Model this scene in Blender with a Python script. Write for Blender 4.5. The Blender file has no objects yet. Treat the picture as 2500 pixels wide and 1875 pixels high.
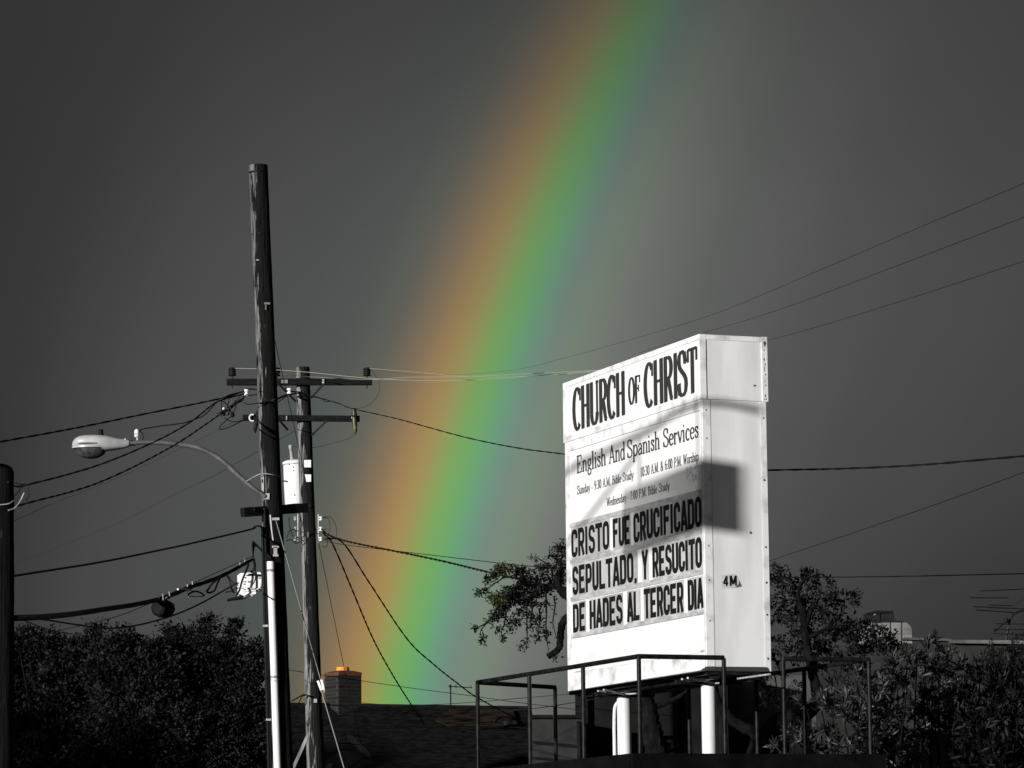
import bpy, math, random
import numpy as np
from mathutils import Vector, Matrix

random.seed(7); rng = np.random.default_rng(7)
scene = bpy.context.scene
col = scene.collection

# ------------------------------------------------------------------ camera
FPX = 9000.0                       # focal length in photo pixels (photo 2500 x 1875)
PITCH, ROLL = 0.138717, -0.010435
CAMZ = 1.6
_F = Vector((0, math.cos(PITCH), math.sin(PITCH)))
_U = Vector((0, -math.sin(PITCH), math.cos(PITCH)))
_R = Vector((1, 0, 0))
_c, _s = math.cos(ROLL), math.sin(ROLL)
RC = _R * _c + _U * _s
UC = _U * _c - _R * _s
cam_d = bpy.data.cameras.new('camera')
cam_d.sensor_width = 36.0
cam_d.lens = 36.0 * FPX / 2500.0
cam_d.clip_start = 0.1
cam_d.clip_end = 3000.0
cam = bpy.data.objects.new('camera', cam_d)
col.objects.link(cam)
m = Matrix.Identity(4)
for i, ax in enumerate((RC, UC, -_F)):
    for k in range(3):
        m[k][i] = ax[k]
m.translation = Vector((0, 0, CAMZ))
cam.matrix_world = m
scene.camera = cam
CAM = Vector((0, 0, CAMZ))

# ------------------------------------------------------------------ sun and sky
SUN_AZ, SUN_EL = math.radians(38.4), math.radians(6.6)      # behind the camera, to its left
SUN = Vector((-math.sin(SUN_AZ) * math.cos(SUN_EL), -math.cos(SUN_AZ) * math.cos(SUN_EL), math.sin(SUN_EL)))
sl = bpy.data.lights.new('sun', 'SUN')
sl.energy = 5.0
sl.angle = math.radians(0.55)
sl.color = (1.0, 0.985, 0.965)
so = bpy.data.objects.new('sun', sl)
so.rotation_euler = SUN.to_track_quat('Z', 'Y').to_euler()
so.location = (-30, -40, 30)
col.objects.link(so)

SKY_BASE = 0.33       # grey dome
BOW_GAIN = 10.0
world = bpy.data.worlds.new('World')
scene.world = world
world.use_nodes = True
nt = world.node_tree
nt.nodes.clear()
N_, L_ = nt.nodes, nt.links
def wn(t, **kw):
    n = N_.new(t)
    for k, v in kw.items():
        setattr(n, k, v)
    return n
def wmath(op, a, b=None):
    n = wn('ShaderNodeMath', operation=op)
    for i, v in enumerate((a, b)):
        if v is None:
            continue
        if isinstance(v, (int, float)):
            n.inputs[i].default_value = v
        else:
            L_.new(v, n.inputs[i])
    return n.outputs[0]
sky = wn('ShaderNodeTexSky', sky_type='NISHITA')
sky.sun_disc = False
sky.sun_elevation = SUN_EL
sky.sun_rotation = math.radians(180.0) + SUN_AZ
sky.dust_density = 9.0
bw = wn('ShaderNodeRGBToBW')
L_.new(sky.outputs[0], bw.inputs[0])
tc = wn('ShaderNodeTexCoord')
nrm = wn('ShaderNodeVectorMath', operation='NORMALIZE')
L_.new(tc.outputs['Generated'], nrm.inputs[0])
dot = wn('ShaderNodeVectorMath', operation='DOT_PRODUCT')
L_.new(nrm.outputs[0], dot.inputs[0])
dot.inputs[1].default_value = tuple(-SUN)
ang = wmath('MULTIPLY', wmath('ARCCOSINE', dot.outputs['Value']), 180.0 / math.pi)   # degrees from the antisolar point
mr = wn('ShaderNodeMapRange')
L_.new(ang, mr.inputs['Value'])
mr.inputs['From Min'].default_value = 30.0
mr.inputs['From Max'].default_value = 50.0
ramp = wn('ShaderNodeValToRGB')
ramp.color_ramp.interpolation = 'CARDINAL'
STOPS = [(30.0, (.020, .020, .020)), (34.0, (.042, .042, .042)), (36.0, (.060, .060, .060)), (37.5, (.092, .092, .092)), (38.9, (.132, .142, .132)),
         (39.7, (.182, .200, .178)), (40.2, (.198, .255, .192)), (40.65, (.184, .280, .222)), (40.92, (.154, .352, .215)), (41.2, (.165, .415, .150)),
         (41.5, (.230, .405, .112)), (41.8, (.365, .318, .100)), (42.05, (.395, .255, .090)), (42.35, (.305, .196, .095)), (42.8, (.160, .138, .096)),
         (43.4, (.086, .100, .087)), (44.4, (.071, .076, .073)), (45.5, (.064, .066, .065)), (46.8, (.048, .048, .048)), (48.0, (.024, .024, .024)), (50.0, (.004, .004, .004))]
els = ramp.color_ramp.elements
while len(els) < len(STOPS):
    els.new(0.5)
for e, (a, c) in zip(els, STOPS):
    e.position = (a - 30.0) / 20.0
for e, (a, c) in zip(els, STOPS):
    e.color = (*c, 1)
L_.new(mr.outputs[0], ramp.inputs[0])
sep = wn('ShaderNodeSeparateXYZ')
L_.new(nrm.outputs[0], sep.inputs[0])
mh = wn('ShaderNodeMapRange', interpolation_type='SMOOTHSTEP')
L_.new(sep.outputs['Z'], mh.inputs['Value'])
mh.inputs['From Min'].default_value = 0.10
mh.inputs['From Max'].default_value = 0.30
mh.inputs['To Min'].default_value = 0.88
mh.inputs['To Max'].default_value = 0.04
# soft uneven rain cloud
mp = wn('ShaderNodeMapping')
mp.inputs['Scale'].default_value = (5.0, 5.0, 11.0)
L_.new(nrm.outputs[0], mp.inputs['Vector'])
nz = wn('ShaderNodeTexNoise')
nz.inputs['Scale'].default_value = 1.3
nz.inputs['Detail'].default_value = 3.0
L_.new(mp.outputs[0], nz.inputs['Vector'])
cloud = wmath('ADD', wmath('MULTIPLY', nz.outputs['Fac'], 0.22), 0.89)
bowc = wn('ShaderNodeVectorMath', operation='SCALE')
L_.new(ramp.outputs[0], bowc.inputs[0])
L_.new(wmath('MULTIPLY', wmath('MULTIPLY', mh.outputs[0], BOW_GAIN), cloud), bowc.inputs['Scale'])
basec = wn('ShaderNodeCombineXYZ')
bs = wmath('MULTIPLY', wmath('MULTIPLY', bw.outputs[0], SKY_BASE), cloud)
for i in range(3):
    L_.new(bs, basec.inputs[i])
mred = wn('ShaderNodeMapRange')
L_.new(sep.outputs['Z'], mred.inputs['Value'])
mred.inputs['From Min'].default_value = 0.12
mred.inputs['From Max'].default_value = 0.26
mred.inputs['To Min'].default_value = 1.0
mred.inputs['To Max'].default_value = 0.80
tint = wn('ShaderNodeCombineXYZ')
bump_ = wmath('MAXIMUM', wmath('SUBTRACT', 1.0, wmath('DIVIDE', wmath('ABSOLUTE', wmath('SUBTRACT', ang, 42.1)), 1.0)), 0.0)
L_.new(wmath('SUBTRACT', 1.0, wmath('MULTIPLY', bump_, wmath('SUBTRACT', 1.0, mred.outputs[0]))), tint.inputs[0])
tint.inputs[1].default_value = 1.0
tint.inputs[2].default_value = 1.0
satn = wn('ShaderNodeVectorMath', operation='MULTIPLY')
L_.new(bowc.outputs[0], satn.inputs[0])
L_.new(tint.outputs[0], satn.inputs[1])
addc = wn('ShaderNodeVectorMath', operation='ADD')
L_.new(satn.outputs[0], addc.inputs[0])
L_.new(basec.outputs[0], addc.inputs[1])
bg = wn('ShaderNodeBackground')
bg.inputs['Strength'].default_value = 0.1
L_.new(addc.outputs[0], bg.inputs['Color'])
wo = wn('ShaderNodeOutputWorld')
L_.new(bg.outputs[0], wo.inputs['Surface'])

scene.view_settings.view_transform = 'Standard'
scene.view_settings.look = 'None'
scene.view_settings.exposure = 0.0
scene.view_settings.gamma = 1.0
scene.view_settings.use_curve_mapping = False

# ------------------------------------------------------------------ photo pixel -> place
def ray(px, py):
    return _F + RC * ((px - 1250.0) / FPX) - UC * ((py - 937.5) / FPX)
def at(px, py, dist):
    """the point seen at photo pixel (px, py) that stands `dist` metres in front of the camera"""
    d = ray(px, py)
    return CAM + d * (dist / d.y)
def mpp(dist):
    return dist / FPX

# ------------------------------------------------------------------ materials
MAT = {}
def mat(name, c1, c2=None, rough=0.6, scale=8.0, stretch=(1, 1, 1), bump=0.0, metal=0.0, spec=0.5,
        lo=0.35, hi=0.65, detail=4.0, coat=0.0, trans=0.0):
    if name in MAT:
        return MAT[name]
    M = bpy.data.materials.new(name)
    M.use_nodes = True
    t = M.node_tree
    p = t.nodes['Principled BSDF']
    p.inputs['Roughness'].default_value = rough
    p.inputs['Metallic'].default_value = metal
    dk_ = max([c for q in (c1, c2) if q is not None for c in (q if isinstance(q, tuple) else (q,))])
    p.inputs['Specular IOR Level'].default_value = min(spec, 0.12) if dk_ < 0.045 else spec       # tarred, sooty and matt dark surfaces
    p.inputs['Coat Weight'].default_value = coat
    f3 = lambda c: (c, c, c, 1) if isinstance(c, (int, float)) else (*c, 1)
    if c2 is None:
        p.inputs['Base Color'].default_value = f3(c1)
    else:
        tcn = t.nodes.new('ShaderNodeTexCoord')
        mpn = t.nodes.new('ShaderNodeMapping')
        mpn.inputs['Scale'].default_value = stretch
        t.links.new(tcn.outputs['Object'], mpn.inputs['Vector'])
        n = t.nodes.new('ShaderNodeTexNoise')
        n.inputs['Scale'].default_value = scale
        n.inputs['Detail'].default_value = detail
        t.links.new(mpn.outputs[0], n.inputs['Vector'])
        r = t.nodes.new('ShaderNodeValToRGB')
        r.color_ramp.elements[0].position = lo
        r.color_ramp.elements[1].position = hi
        r.color_ramp.elements[0].color = f3(c1)
        r.color_ramp.elements[1].color = f3(c2)
        t.links.new(n.outputs['Fac'], r.inputs[0])
        t.links.new(r.outputs[0], p.inputs['Base Color'])
        if bump:
            b = t.nodes.new('ShaderNodeBump')
            b.inputs['Strength'].default_value = bump
            b.inputs['Distance'].default_value = 0.02
            t.links.new(n.outputs['Fac'], b.inputs['Height'])
            t.links.new(b.outputs[0], p.inputs['Normal'])
    MAT[name] = M
    return M

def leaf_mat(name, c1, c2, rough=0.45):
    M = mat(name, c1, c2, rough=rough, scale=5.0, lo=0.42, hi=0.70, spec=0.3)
    M.node_tree.nodes['Principled BSDF'].inputs['Subsurface Weight'].default_value = 0.0
    return M

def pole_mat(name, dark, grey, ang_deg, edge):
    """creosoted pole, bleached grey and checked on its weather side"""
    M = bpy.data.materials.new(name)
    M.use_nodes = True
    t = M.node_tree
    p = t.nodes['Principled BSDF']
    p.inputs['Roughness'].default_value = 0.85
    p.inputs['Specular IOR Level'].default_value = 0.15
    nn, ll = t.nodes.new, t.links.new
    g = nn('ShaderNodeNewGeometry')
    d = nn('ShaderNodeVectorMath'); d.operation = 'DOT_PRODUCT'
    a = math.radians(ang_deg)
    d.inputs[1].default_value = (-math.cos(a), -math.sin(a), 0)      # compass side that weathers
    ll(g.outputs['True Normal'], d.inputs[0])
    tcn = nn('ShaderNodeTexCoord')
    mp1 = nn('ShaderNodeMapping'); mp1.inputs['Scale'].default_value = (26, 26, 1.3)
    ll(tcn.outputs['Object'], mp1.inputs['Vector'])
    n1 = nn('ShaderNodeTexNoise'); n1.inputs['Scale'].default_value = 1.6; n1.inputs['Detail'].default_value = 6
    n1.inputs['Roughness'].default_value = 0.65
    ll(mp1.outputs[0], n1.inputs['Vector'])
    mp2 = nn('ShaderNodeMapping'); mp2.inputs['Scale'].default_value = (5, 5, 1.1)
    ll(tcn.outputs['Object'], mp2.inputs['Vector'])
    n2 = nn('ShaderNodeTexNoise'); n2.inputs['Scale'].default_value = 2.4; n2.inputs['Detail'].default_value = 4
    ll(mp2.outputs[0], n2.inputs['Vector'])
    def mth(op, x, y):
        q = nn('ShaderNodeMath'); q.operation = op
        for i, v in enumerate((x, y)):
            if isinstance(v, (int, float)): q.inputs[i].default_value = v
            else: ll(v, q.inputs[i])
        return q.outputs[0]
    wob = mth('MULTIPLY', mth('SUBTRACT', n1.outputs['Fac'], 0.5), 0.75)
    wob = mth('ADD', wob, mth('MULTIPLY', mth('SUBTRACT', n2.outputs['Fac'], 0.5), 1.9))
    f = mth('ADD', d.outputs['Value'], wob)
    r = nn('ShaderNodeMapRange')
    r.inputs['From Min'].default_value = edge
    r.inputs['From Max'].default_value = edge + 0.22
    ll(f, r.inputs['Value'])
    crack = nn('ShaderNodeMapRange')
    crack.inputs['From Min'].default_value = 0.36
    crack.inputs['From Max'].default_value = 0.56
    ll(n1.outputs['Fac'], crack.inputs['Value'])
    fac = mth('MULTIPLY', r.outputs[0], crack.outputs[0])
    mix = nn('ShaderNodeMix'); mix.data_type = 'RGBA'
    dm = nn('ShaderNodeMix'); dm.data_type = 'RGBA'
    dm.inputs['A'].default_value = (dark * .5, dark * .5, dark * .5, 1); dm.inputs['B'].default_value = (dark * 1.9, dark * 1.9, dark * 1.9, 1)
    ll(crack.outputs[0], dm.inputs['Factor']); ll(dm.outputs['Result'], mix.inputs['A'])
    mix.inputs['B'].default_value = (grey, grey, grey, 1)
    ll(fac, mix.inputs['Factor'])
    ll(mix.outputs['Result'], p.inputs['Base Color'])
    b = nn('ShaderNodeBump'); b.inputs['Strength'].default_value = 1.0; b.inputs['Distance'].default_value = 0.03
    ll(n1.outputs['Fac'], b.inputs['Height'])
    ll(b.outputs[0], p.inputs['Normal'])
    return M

def brick_mat(name, c, mortar):
    M = bpy.data.materials.new(name)
    M.use_nodes = True
    t = M.node_tree
    p = t.nodes['Principled BSDF']
    p.inputs['Roughness'].default_value = 0.95
    p.inputs['Specular IOR Level'].default_value = 0.08
    tcn = t.nodes.new('ShaderNodeTexCoord')
    sp = t.nodes.new('ShaderNodeSeparateXYZ'); cb = t.nodes.new('ShaderNodeCombineXYZ')
    ad = t.nodes.new('ShaderNodeMath'); ad.operation = 'ADD'
    t.links.new(tcn.outputs['Object'], sp.inputs[0])
    t.links.new(sp.outputs['X'], ad.inputs[0]); t.links.new(sp.outputs['Y'], ad.inputs[1])
    t.links.new(ad.outputs[0], cb.inputs['X']); t.links.new(sp.outputs['Z'], cb.inputs['Y'])
    b = t.nodes.new('ShaderNodeTexBrick')
    b.inputs['Scale'].default_value = 1.0
    b.inputs['Brick Width'].default_value = 0.21
    b.inputs['Row Height'].default_value = 0.075
    b.inputs['Mortar Size'].default_value = 0.008
    b.inputs['Color1'].default_value = (*c, 1)
    b.inputs['Color2'].default_value = (c[0] * .6, c[1] * .6, c[2] * .6, 1)
    b.inputs['Mortar'].default_value = (*mortar, 1)
    t.links.new(cb.outputs[0], b.inputs['Vector'])
    t.links.new(b.outputs['Color'], p.inputs['Base Color'])
    return M

WHITE = mat('white_enamel', 0.66, 0.84, rough=0.5, scale=2.2, stretch=(2.2, 2.2, 0.45), lo=0.28, hi=0.60, detail=7)
WHITE_TRIM = mat('white_trim', 0.46, 0.80, rough=0.5, scale=7.0, lo=0.28, hi=0.5, detail=8)
PANEL = mat('white_panel', 0.76, 0.84, rough=0.35, scale=2.5, lo=0.3, hi=0.6)
TILE = mat('letter_plastic', 0.40, 0.54, rough=0.3, scale=5.0)
TILES = [TILE, mat('letter_plastic_pale', 0.46, 0.60, rough=0.3, scale=5.0), mat('letter_plastic_dull', 0.34, 0.46, rough=0.4, scale=6.0)]
TRACK = mat('letter_track', 0.34, 0.56, rough=0.35, scale=6.0, stretch=(1, 1, 3))
INK = mat('black_ink', 0.012, rough=0.5, spec=0.3)
INK2 = mat('heading_ink', 0.035, rough=0.55, spec=0.3)
CHIP = mat('bare_rust', 0.03, 0.09, rough=0.9, scale=30)
STICKER = mat('sticker_grey', 0.55, 0.66, rough=0.5, scale=20)
STICK_D = mat('sticker_dark', 0.10, rough=0.5)
GALV = mat('galvanised', 0.22, 0.46, rough=0.45, scale=14, metal=0.0, lo=0.3, hi=0.7)
STEEL_D = mat('painted_dark_steel', 0.006, 0.020, rough=0.45, scale=18, spec=0.4, lo=0.4, hi=0.75)
STEEL_CHIP = mat('chipped_rail_paint', 0.015, 0.35, rough=0.7, scale=20, stretch=(1, 1, 0.35), lo=0.55, hi=0.62)
DECK = mat('black_deck_paint', 0.0025, 0.006, rough=0.9, scale=6, spec=0.05)
ARM_WOOD = mat('dark_timber', 0.004, 0.012, rough=0.85, scale=10, stretch=(1, 8, 8), spec=0.1, bump=0.3)
RUBBER = mat('black_cable_jacket', 0.006, rough=0.55, spec=0.25)
RUBBER2 = mat('weathered_cable_jacket', 0.010, 0.022, rough=0.7, scale=40, spec=0.2)
BARE = mat('bare_aluminium_wire', (0.30, 0.33, 0.24), rough=0.6)
LINE = mat('dull_dark_line', 0.020, rough=0.8, spec=0.1)
GUY = mat('steel_guy_strand', 0.09, 0.16, rough=0.5, scale=80)
PORC_W = mat('white_porcelain', 0.78, rough=0.15)
PORC_D = mat('dark_porcelain', 0.008, rough=0.6, spec=0.25)
PORC_Y = mat('yellow_green_porcelain', (0.035, 0.04, 0.008), (0.17, 0.18, 0.05), rough=0.4, scale=7, lo=0.5, hi=0.65)
TANK = mat('transformer_paint', 0.74, 0.82, rough=0.4, scale=4)
LAMP = mat('lamp_housing', 0.34, 0.44, rough=0.4, scale=6)
LENS = mat('lamp_lens', 0.015, 0.07, rough=0.15, scale=12)
PVC = mat('white_pvc', 0.78, 0.84, rough=0.4, scale=4)
CLOSURE = mat('cast_aluminium', 0.10, 0.80, rough=0.4, scale=26, lo=0.36, hi=0.46)
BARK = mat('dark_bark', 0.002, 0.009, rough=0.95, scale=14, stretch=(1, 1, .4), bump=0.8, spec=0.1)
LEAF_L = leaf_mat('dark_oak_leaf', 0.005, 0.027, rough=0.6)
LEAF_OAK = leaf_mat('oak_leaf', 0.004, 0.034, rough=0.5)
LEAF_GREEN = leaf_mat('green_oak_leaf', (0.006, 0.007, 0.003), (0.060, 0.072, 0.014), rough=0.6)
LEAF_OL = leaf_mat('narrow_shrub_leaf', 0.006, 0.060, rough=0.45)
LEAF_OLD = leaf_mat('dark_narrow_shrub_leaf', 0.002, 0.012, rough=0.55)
LEAF_BLK = leaf_mat('dark_spiky_leaf', 0.004, 0.010)
SHINGLE = mat('dark_shingles', 0.003, 0.011, rough=0.95, scale=5, stretch=(1, 1, 5), bump=0.4, spec=0.05)
SHINGLE_B = mat('sunlit_brown_shingles', (0.004, 0.0035, 0.003), (0.024, 0.018, 0.012), rough=0.95, scale=3, stretch=(1, 1, 9), spec=0.05, lo=.4, hi=.6)
BRICK = brick_mat('grey_brick', (0.022, 0.021, 0.020), (0.036, 0.036, 0.035))
BRICK_R = mat('red_clay_course', (0.045, 0.022, 0.014), (0.17, 0.045, 0.014), rough=0.9, scale=12)
TERRA = mat('orange_clay_pot', (0.75, 0.24, 0.02), (0.80, 0.36, 0.05), rough=0.7, scale=8)
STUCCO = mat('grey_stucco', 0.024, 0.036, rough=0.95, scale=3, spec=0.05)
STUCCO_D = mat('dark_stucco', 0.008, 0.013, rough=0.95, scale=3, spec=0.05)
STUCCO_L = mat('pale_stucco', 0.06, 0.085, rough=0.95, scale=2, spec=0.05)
GROUND = mat('asphalt', 0.035, 0.06, rough=0.95, scale=0.6)
GREYW = mat('old_white_board', 0.12, 0.30, rough=0.8, scale=9, stretch=(1, 1, .3))
UNIT_W = mat('unit_white', 0.06, 0.20, rough=0.6, scale=2.2, lo=0.35, hi=0.6)
UNIT_D = mat('unit_dark', 0.009, 0.016, rough=0.8, scale=5)

# ------------------------------------------------------------------ mesh helpers
class MB:
    def __init__(self):
        self.v, self.f = [], []
    def add(self, vs, fs):
        b = len(self.v)
        self.v += [tuple(x) for x in vs]
        self.f += [tuple(i + b for i in q) for q in fs]
        return self
    def box(self, c, hx, hy, hz):
        c, hx, hy, hz = Vector(c), Vector(hx), Vector(hy), Vector(hz)
        vs = [c + hx * i + hy * j + hz * k for i in (-1, 1) for j in (-1, 1) for k in (-1, 1)]
        return self.add(vs, [(0, 1, 3, 2), (4, 6, 7, 5), (0, 4, 5, 1), (2, 3, 7, 6), (0, 2, 6, 4), (1, 5, 7, 3)])
    def bar(self, a, b, w, h, up=(0, 0, 1)):
        a, b = Vector(a), Vector(b)
        d = (b - a).normalized()
        s = d.cross(Vector(up))
        if s.length < 1e-4:
            s = d.cross(Vector((1, 0, 0)))
        s.normalize()
        t = s.cross(d).normalized()
        return self.box((a + b) / 2, (b - a) / 2, s * (w / 2), t * (h / 2))
    def tube(self, pts, r, n=8, caps=True, bump=None):
        pts = [Vector(p) for p in pts]
        k = len(pts)
        rs = r if isinstance(r, (list, tuple)) else [r] * k
        tan = []
        for i in range(k):
            tan.append((pts[min(i + 1, k - 1)] - pts[max(i - 1, 0)]).normalized())
        x = tan[0].orthogonal().normalized()
        vs = []
        for i in range(k):
            x = (x - tan[i] * x.dot(tan[i]))
            if x.length < 1e-6:
                x = tan[i].orthogonal()
            x.normalize()
            y = tan[i].cross(x)
            for j in range(n):
                a = 2 * math.pi * j / n
                rr = rs[i] * (1 if bump is None else bump(i, j))
                vs.append(pts[i] + (x * math.cos(a) + y * math.sin(a)) * rr)
        fs = [(i * n + j, i * n + (j + 1) % n, (i + 1) * n + (j + 1) % n, (i + 1) * n + j) for i in range(k - 1) for j in range(n)]
        if caps:
            fs.append(tuple(range(n - 1, -1, -1)))
            fs.append(tuple((k - 1) * n + j for j in range(n)))
        return self.add(vs, fs)
    def lathe(self, base, axis, prof, n=14):
        base, axis = Vector(base), Vector(axis).normalized()
        return self.tube_prof(base, axis, prof, n)
    def tube_prof(self, base, axis, prof, n):
        x = axis.orthogonal().normalized(); y = axis.cross(x)
        vs = []
        for (h, r) in prof:
            for j in range(n):
                a = 2 * math.pi * j / n
                vs.append(base + axis * h + (x * math.cos(a) + y * math.sin(a)) * max(r, 1e-4))
        k = len(prof)
        fs = [(i * n + j, i * n + (j + 1) % n, (i + 1) * n + (j + 1) % n, (i + 1) * n + j) for i in range(k - 1) for j in range(n)]
        fs.append(tuple(range(n - 1, -1, -1)))
        fs.append(tuple((k - 1) * n + j for j in range(n)))
        return self.add(vs, fs)
    def prism(self, poly, d):
        """planar polygon swept along vector d"""
        d = Vector(d); n = len(poly)
        vs = [Vector(p) for p in poly] + [Vector(p) + d for p in poly]
        fs = [tuple(range(n - 1, -1, -1)), tuple(range(n, 2 * n))]
        fs += [(i, (i + 1) % n, n + (i + 1) % n, n + i) for i in range(n)]
        return self.add(vs, fs)
    def build(self, name, material, parent=None, smooth=False, origin=None):
        me = bpy.data.meshes.new(name)
        o = None
        root = parent
        while root is not None and root.parent is not None:
            root = root.parent
        off = Vector(root.location) if root is not None else Vector(origin if origin is not None else (0, 0, 0))
        vs = [(x - off.x, y - off.y, z - off.z) for x, y, z in self.v]
        me.from_pydata(vs, [], self.f)
        me.materials.append(material)
        if smooth:
            me.polygons.foreach_set('use_smooth', [True] * len(me.polygons))
            try:
                me.set_sharp_from_angle(angle=math.radians(40))
            except Exception:
                pass
        me.update()
        o = bpy.data.objects.new(name, me)
        col.objects.link(o)
        if parent is not None:
            o.parent = parent
        else:
            o.location = off
        return o

def tag(o, label, cat, group=None, kind=None):
    o['label'] = label
    o['category'] = cat
    if group: o['group'] = group
    if kind: o['kind'] = kind
    return o
def thing(name, loc, label, cat, group=None):
    o = bpy.data.objects.new(name, None)
    o.empty_display_size = 0.2
    o.location = loc
    col.objects.link(o)
    return tag(o, label, cat, group)

def smooth_path(pts, sub=8):
    pts = [Vector(p) for p in pts]
    if len(pts) < 3:
        return [pts[0].lerp(pts[-1], i / sub) for i in range(sub + 1)]
    out = []
    n = len(pts)
    for i in range(n - 1):
        p0 = pts[i - 1] if i > 0 else pts[0] * 2 - pts[1]
        p1, p2 = pts[i], pts[i + 1]
        p3 = pts[i + 2] if i + 2 < n else pts[-1] * 2 - pts[-2]
        for k in range(sub):
            t = k / sub
            out.append(0.5 * ((2 * p1) + (p2 - p0) * t + (2 * p0 - 5 * p1 + 4 * p2 - p3) * t * t + (3 * p1 - p0 - 3 * p2 + p3) * t ** 3))
    out.append(pts[-1])
    return out
def resample(pts, step):
    out = [pts[0]]
    acc = 0.0
    for a, b in zip(pts, pts[1:]):
        d = (b - a).length
        if d < 1e-9: continue
        pos = step - acc
        while pos <= d:
            out.append(a.lerp(b, pos / d)); pos += step
        acc = d - (pos - step)
    if (out[-1] - pts[-1]).length > step * .2:
        out.append(pts[-1])
    return out

def wire(name, knots, r, label, material=None, cat='wire', group=None, twist=0.0, strands=1, pitch=0.6, sub=10, parent=None):
    P_ = [at(*k) for k in knots]
    if knots[-1][0] > 2500: P_.append(P_[-1] + (P_[-1] - P_[-2]).normalized() * 14)      # lines run on past the picture
    if knots[0][0] < -15: P_.insert(0, P_[0] + (P_[0] - P_[1]).normalized() * 10)
    path = smooth_path(P_, sub)
    mb = MB()
    if twist > 0:
        path = resample(path, pitch / 8)
        ph0 = random.random() * 6
        for s in range(strands):
            pts = []
            for i, p in enumerate(path):
                t = (path[min(i + 1, len(path) - 1)] - path[max(i - 1, 0)]).normalized()
                x = t.cross(Vector((0, 0, 1))).normalized(); y = x.cross(t)
                a = ph0 + 2 * math.pi * i / 8 + s * 2 * math.pi / strands + .9 * math.sin(i * .13 + ph0) + .5 * math.sin(i * .31)
                pts.append(p + (x * math.cos(a) + y * math.sin(a)) * twist)
            mb.tube(pts, r, 5)
    else:
        mb.tube(path, [r[0] + (r[1] - r[0]) * i / (len(path) - 1) for i in range(len(path))] if isinstance(r, tuple) else r, 6)
    if parent is not None:
        return mb.build(name, material or RUBBER, parent, smooth=True)
    o = mb.build(name, material or RUBBER, None, smooth=True, origin=path[0])
    return tag(o, label, cat, group)

# ------------------------------------------------------------------ ground
g = MB().add([(-900, -300, 0), (900, -300, 0), (900, 1500, 0), (-900, 1500, 0)], [(0, 1, 2, 3)]).build('ground', GROUND)
g['kind'] = 'structure'

# ------------------------------------------------------------------ the church sign
SN = Vector((1.600985, 30.823101, 1.866863 + CAMZ))      # near bottom corner of the cabinet
SA = 0.362444
SU = Vector((-math.sin(SA), math.cos(SA), 0))             # along the lettered face, away from the camera
SV = Vector((math.cos(SA), math.sin(SA), 0))              # along the narrow end, to the right
SL, SD, SH = 3.125, 0.5885, 2.29
Z = Vector((0, 0, 1))
def sp(s, t, z):
    return SN + SU * s + SV * t + Z * z
def sbox(mb, s0, s1, t0, t1, z0, z1):
    return mb.box(sp((s0 + s1) / 2, (t0 + t1) / 2, (z0 + z1) / 2), SU * ((s1 - s0) / 2), SV * ((t1 - t0) / 2), Z * ((z1 - z0) / 2))
def s_front(px, py, t=0.0):
    d = ray(px, py)
    k = ((SN + SV * t) - CAM).dot(SV) / d.dot(SV)
    X = CAM + d * k - SN
    return X.dot(SU), X.z
def t_side(px, py):
    d = ray(px, py)
    k = (SN - CAM).dot(SU) / d.dot(SU)
    X = CAM + d * k - SN
    return X.dot(SV), X.z
def on_level(px, py, z):
    d = ray(px, py)
    k = (z - CAM.z) / d.z
    X = CAM + d * k - SN
    return X.dot(SU), X.dot(SV)

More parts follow.
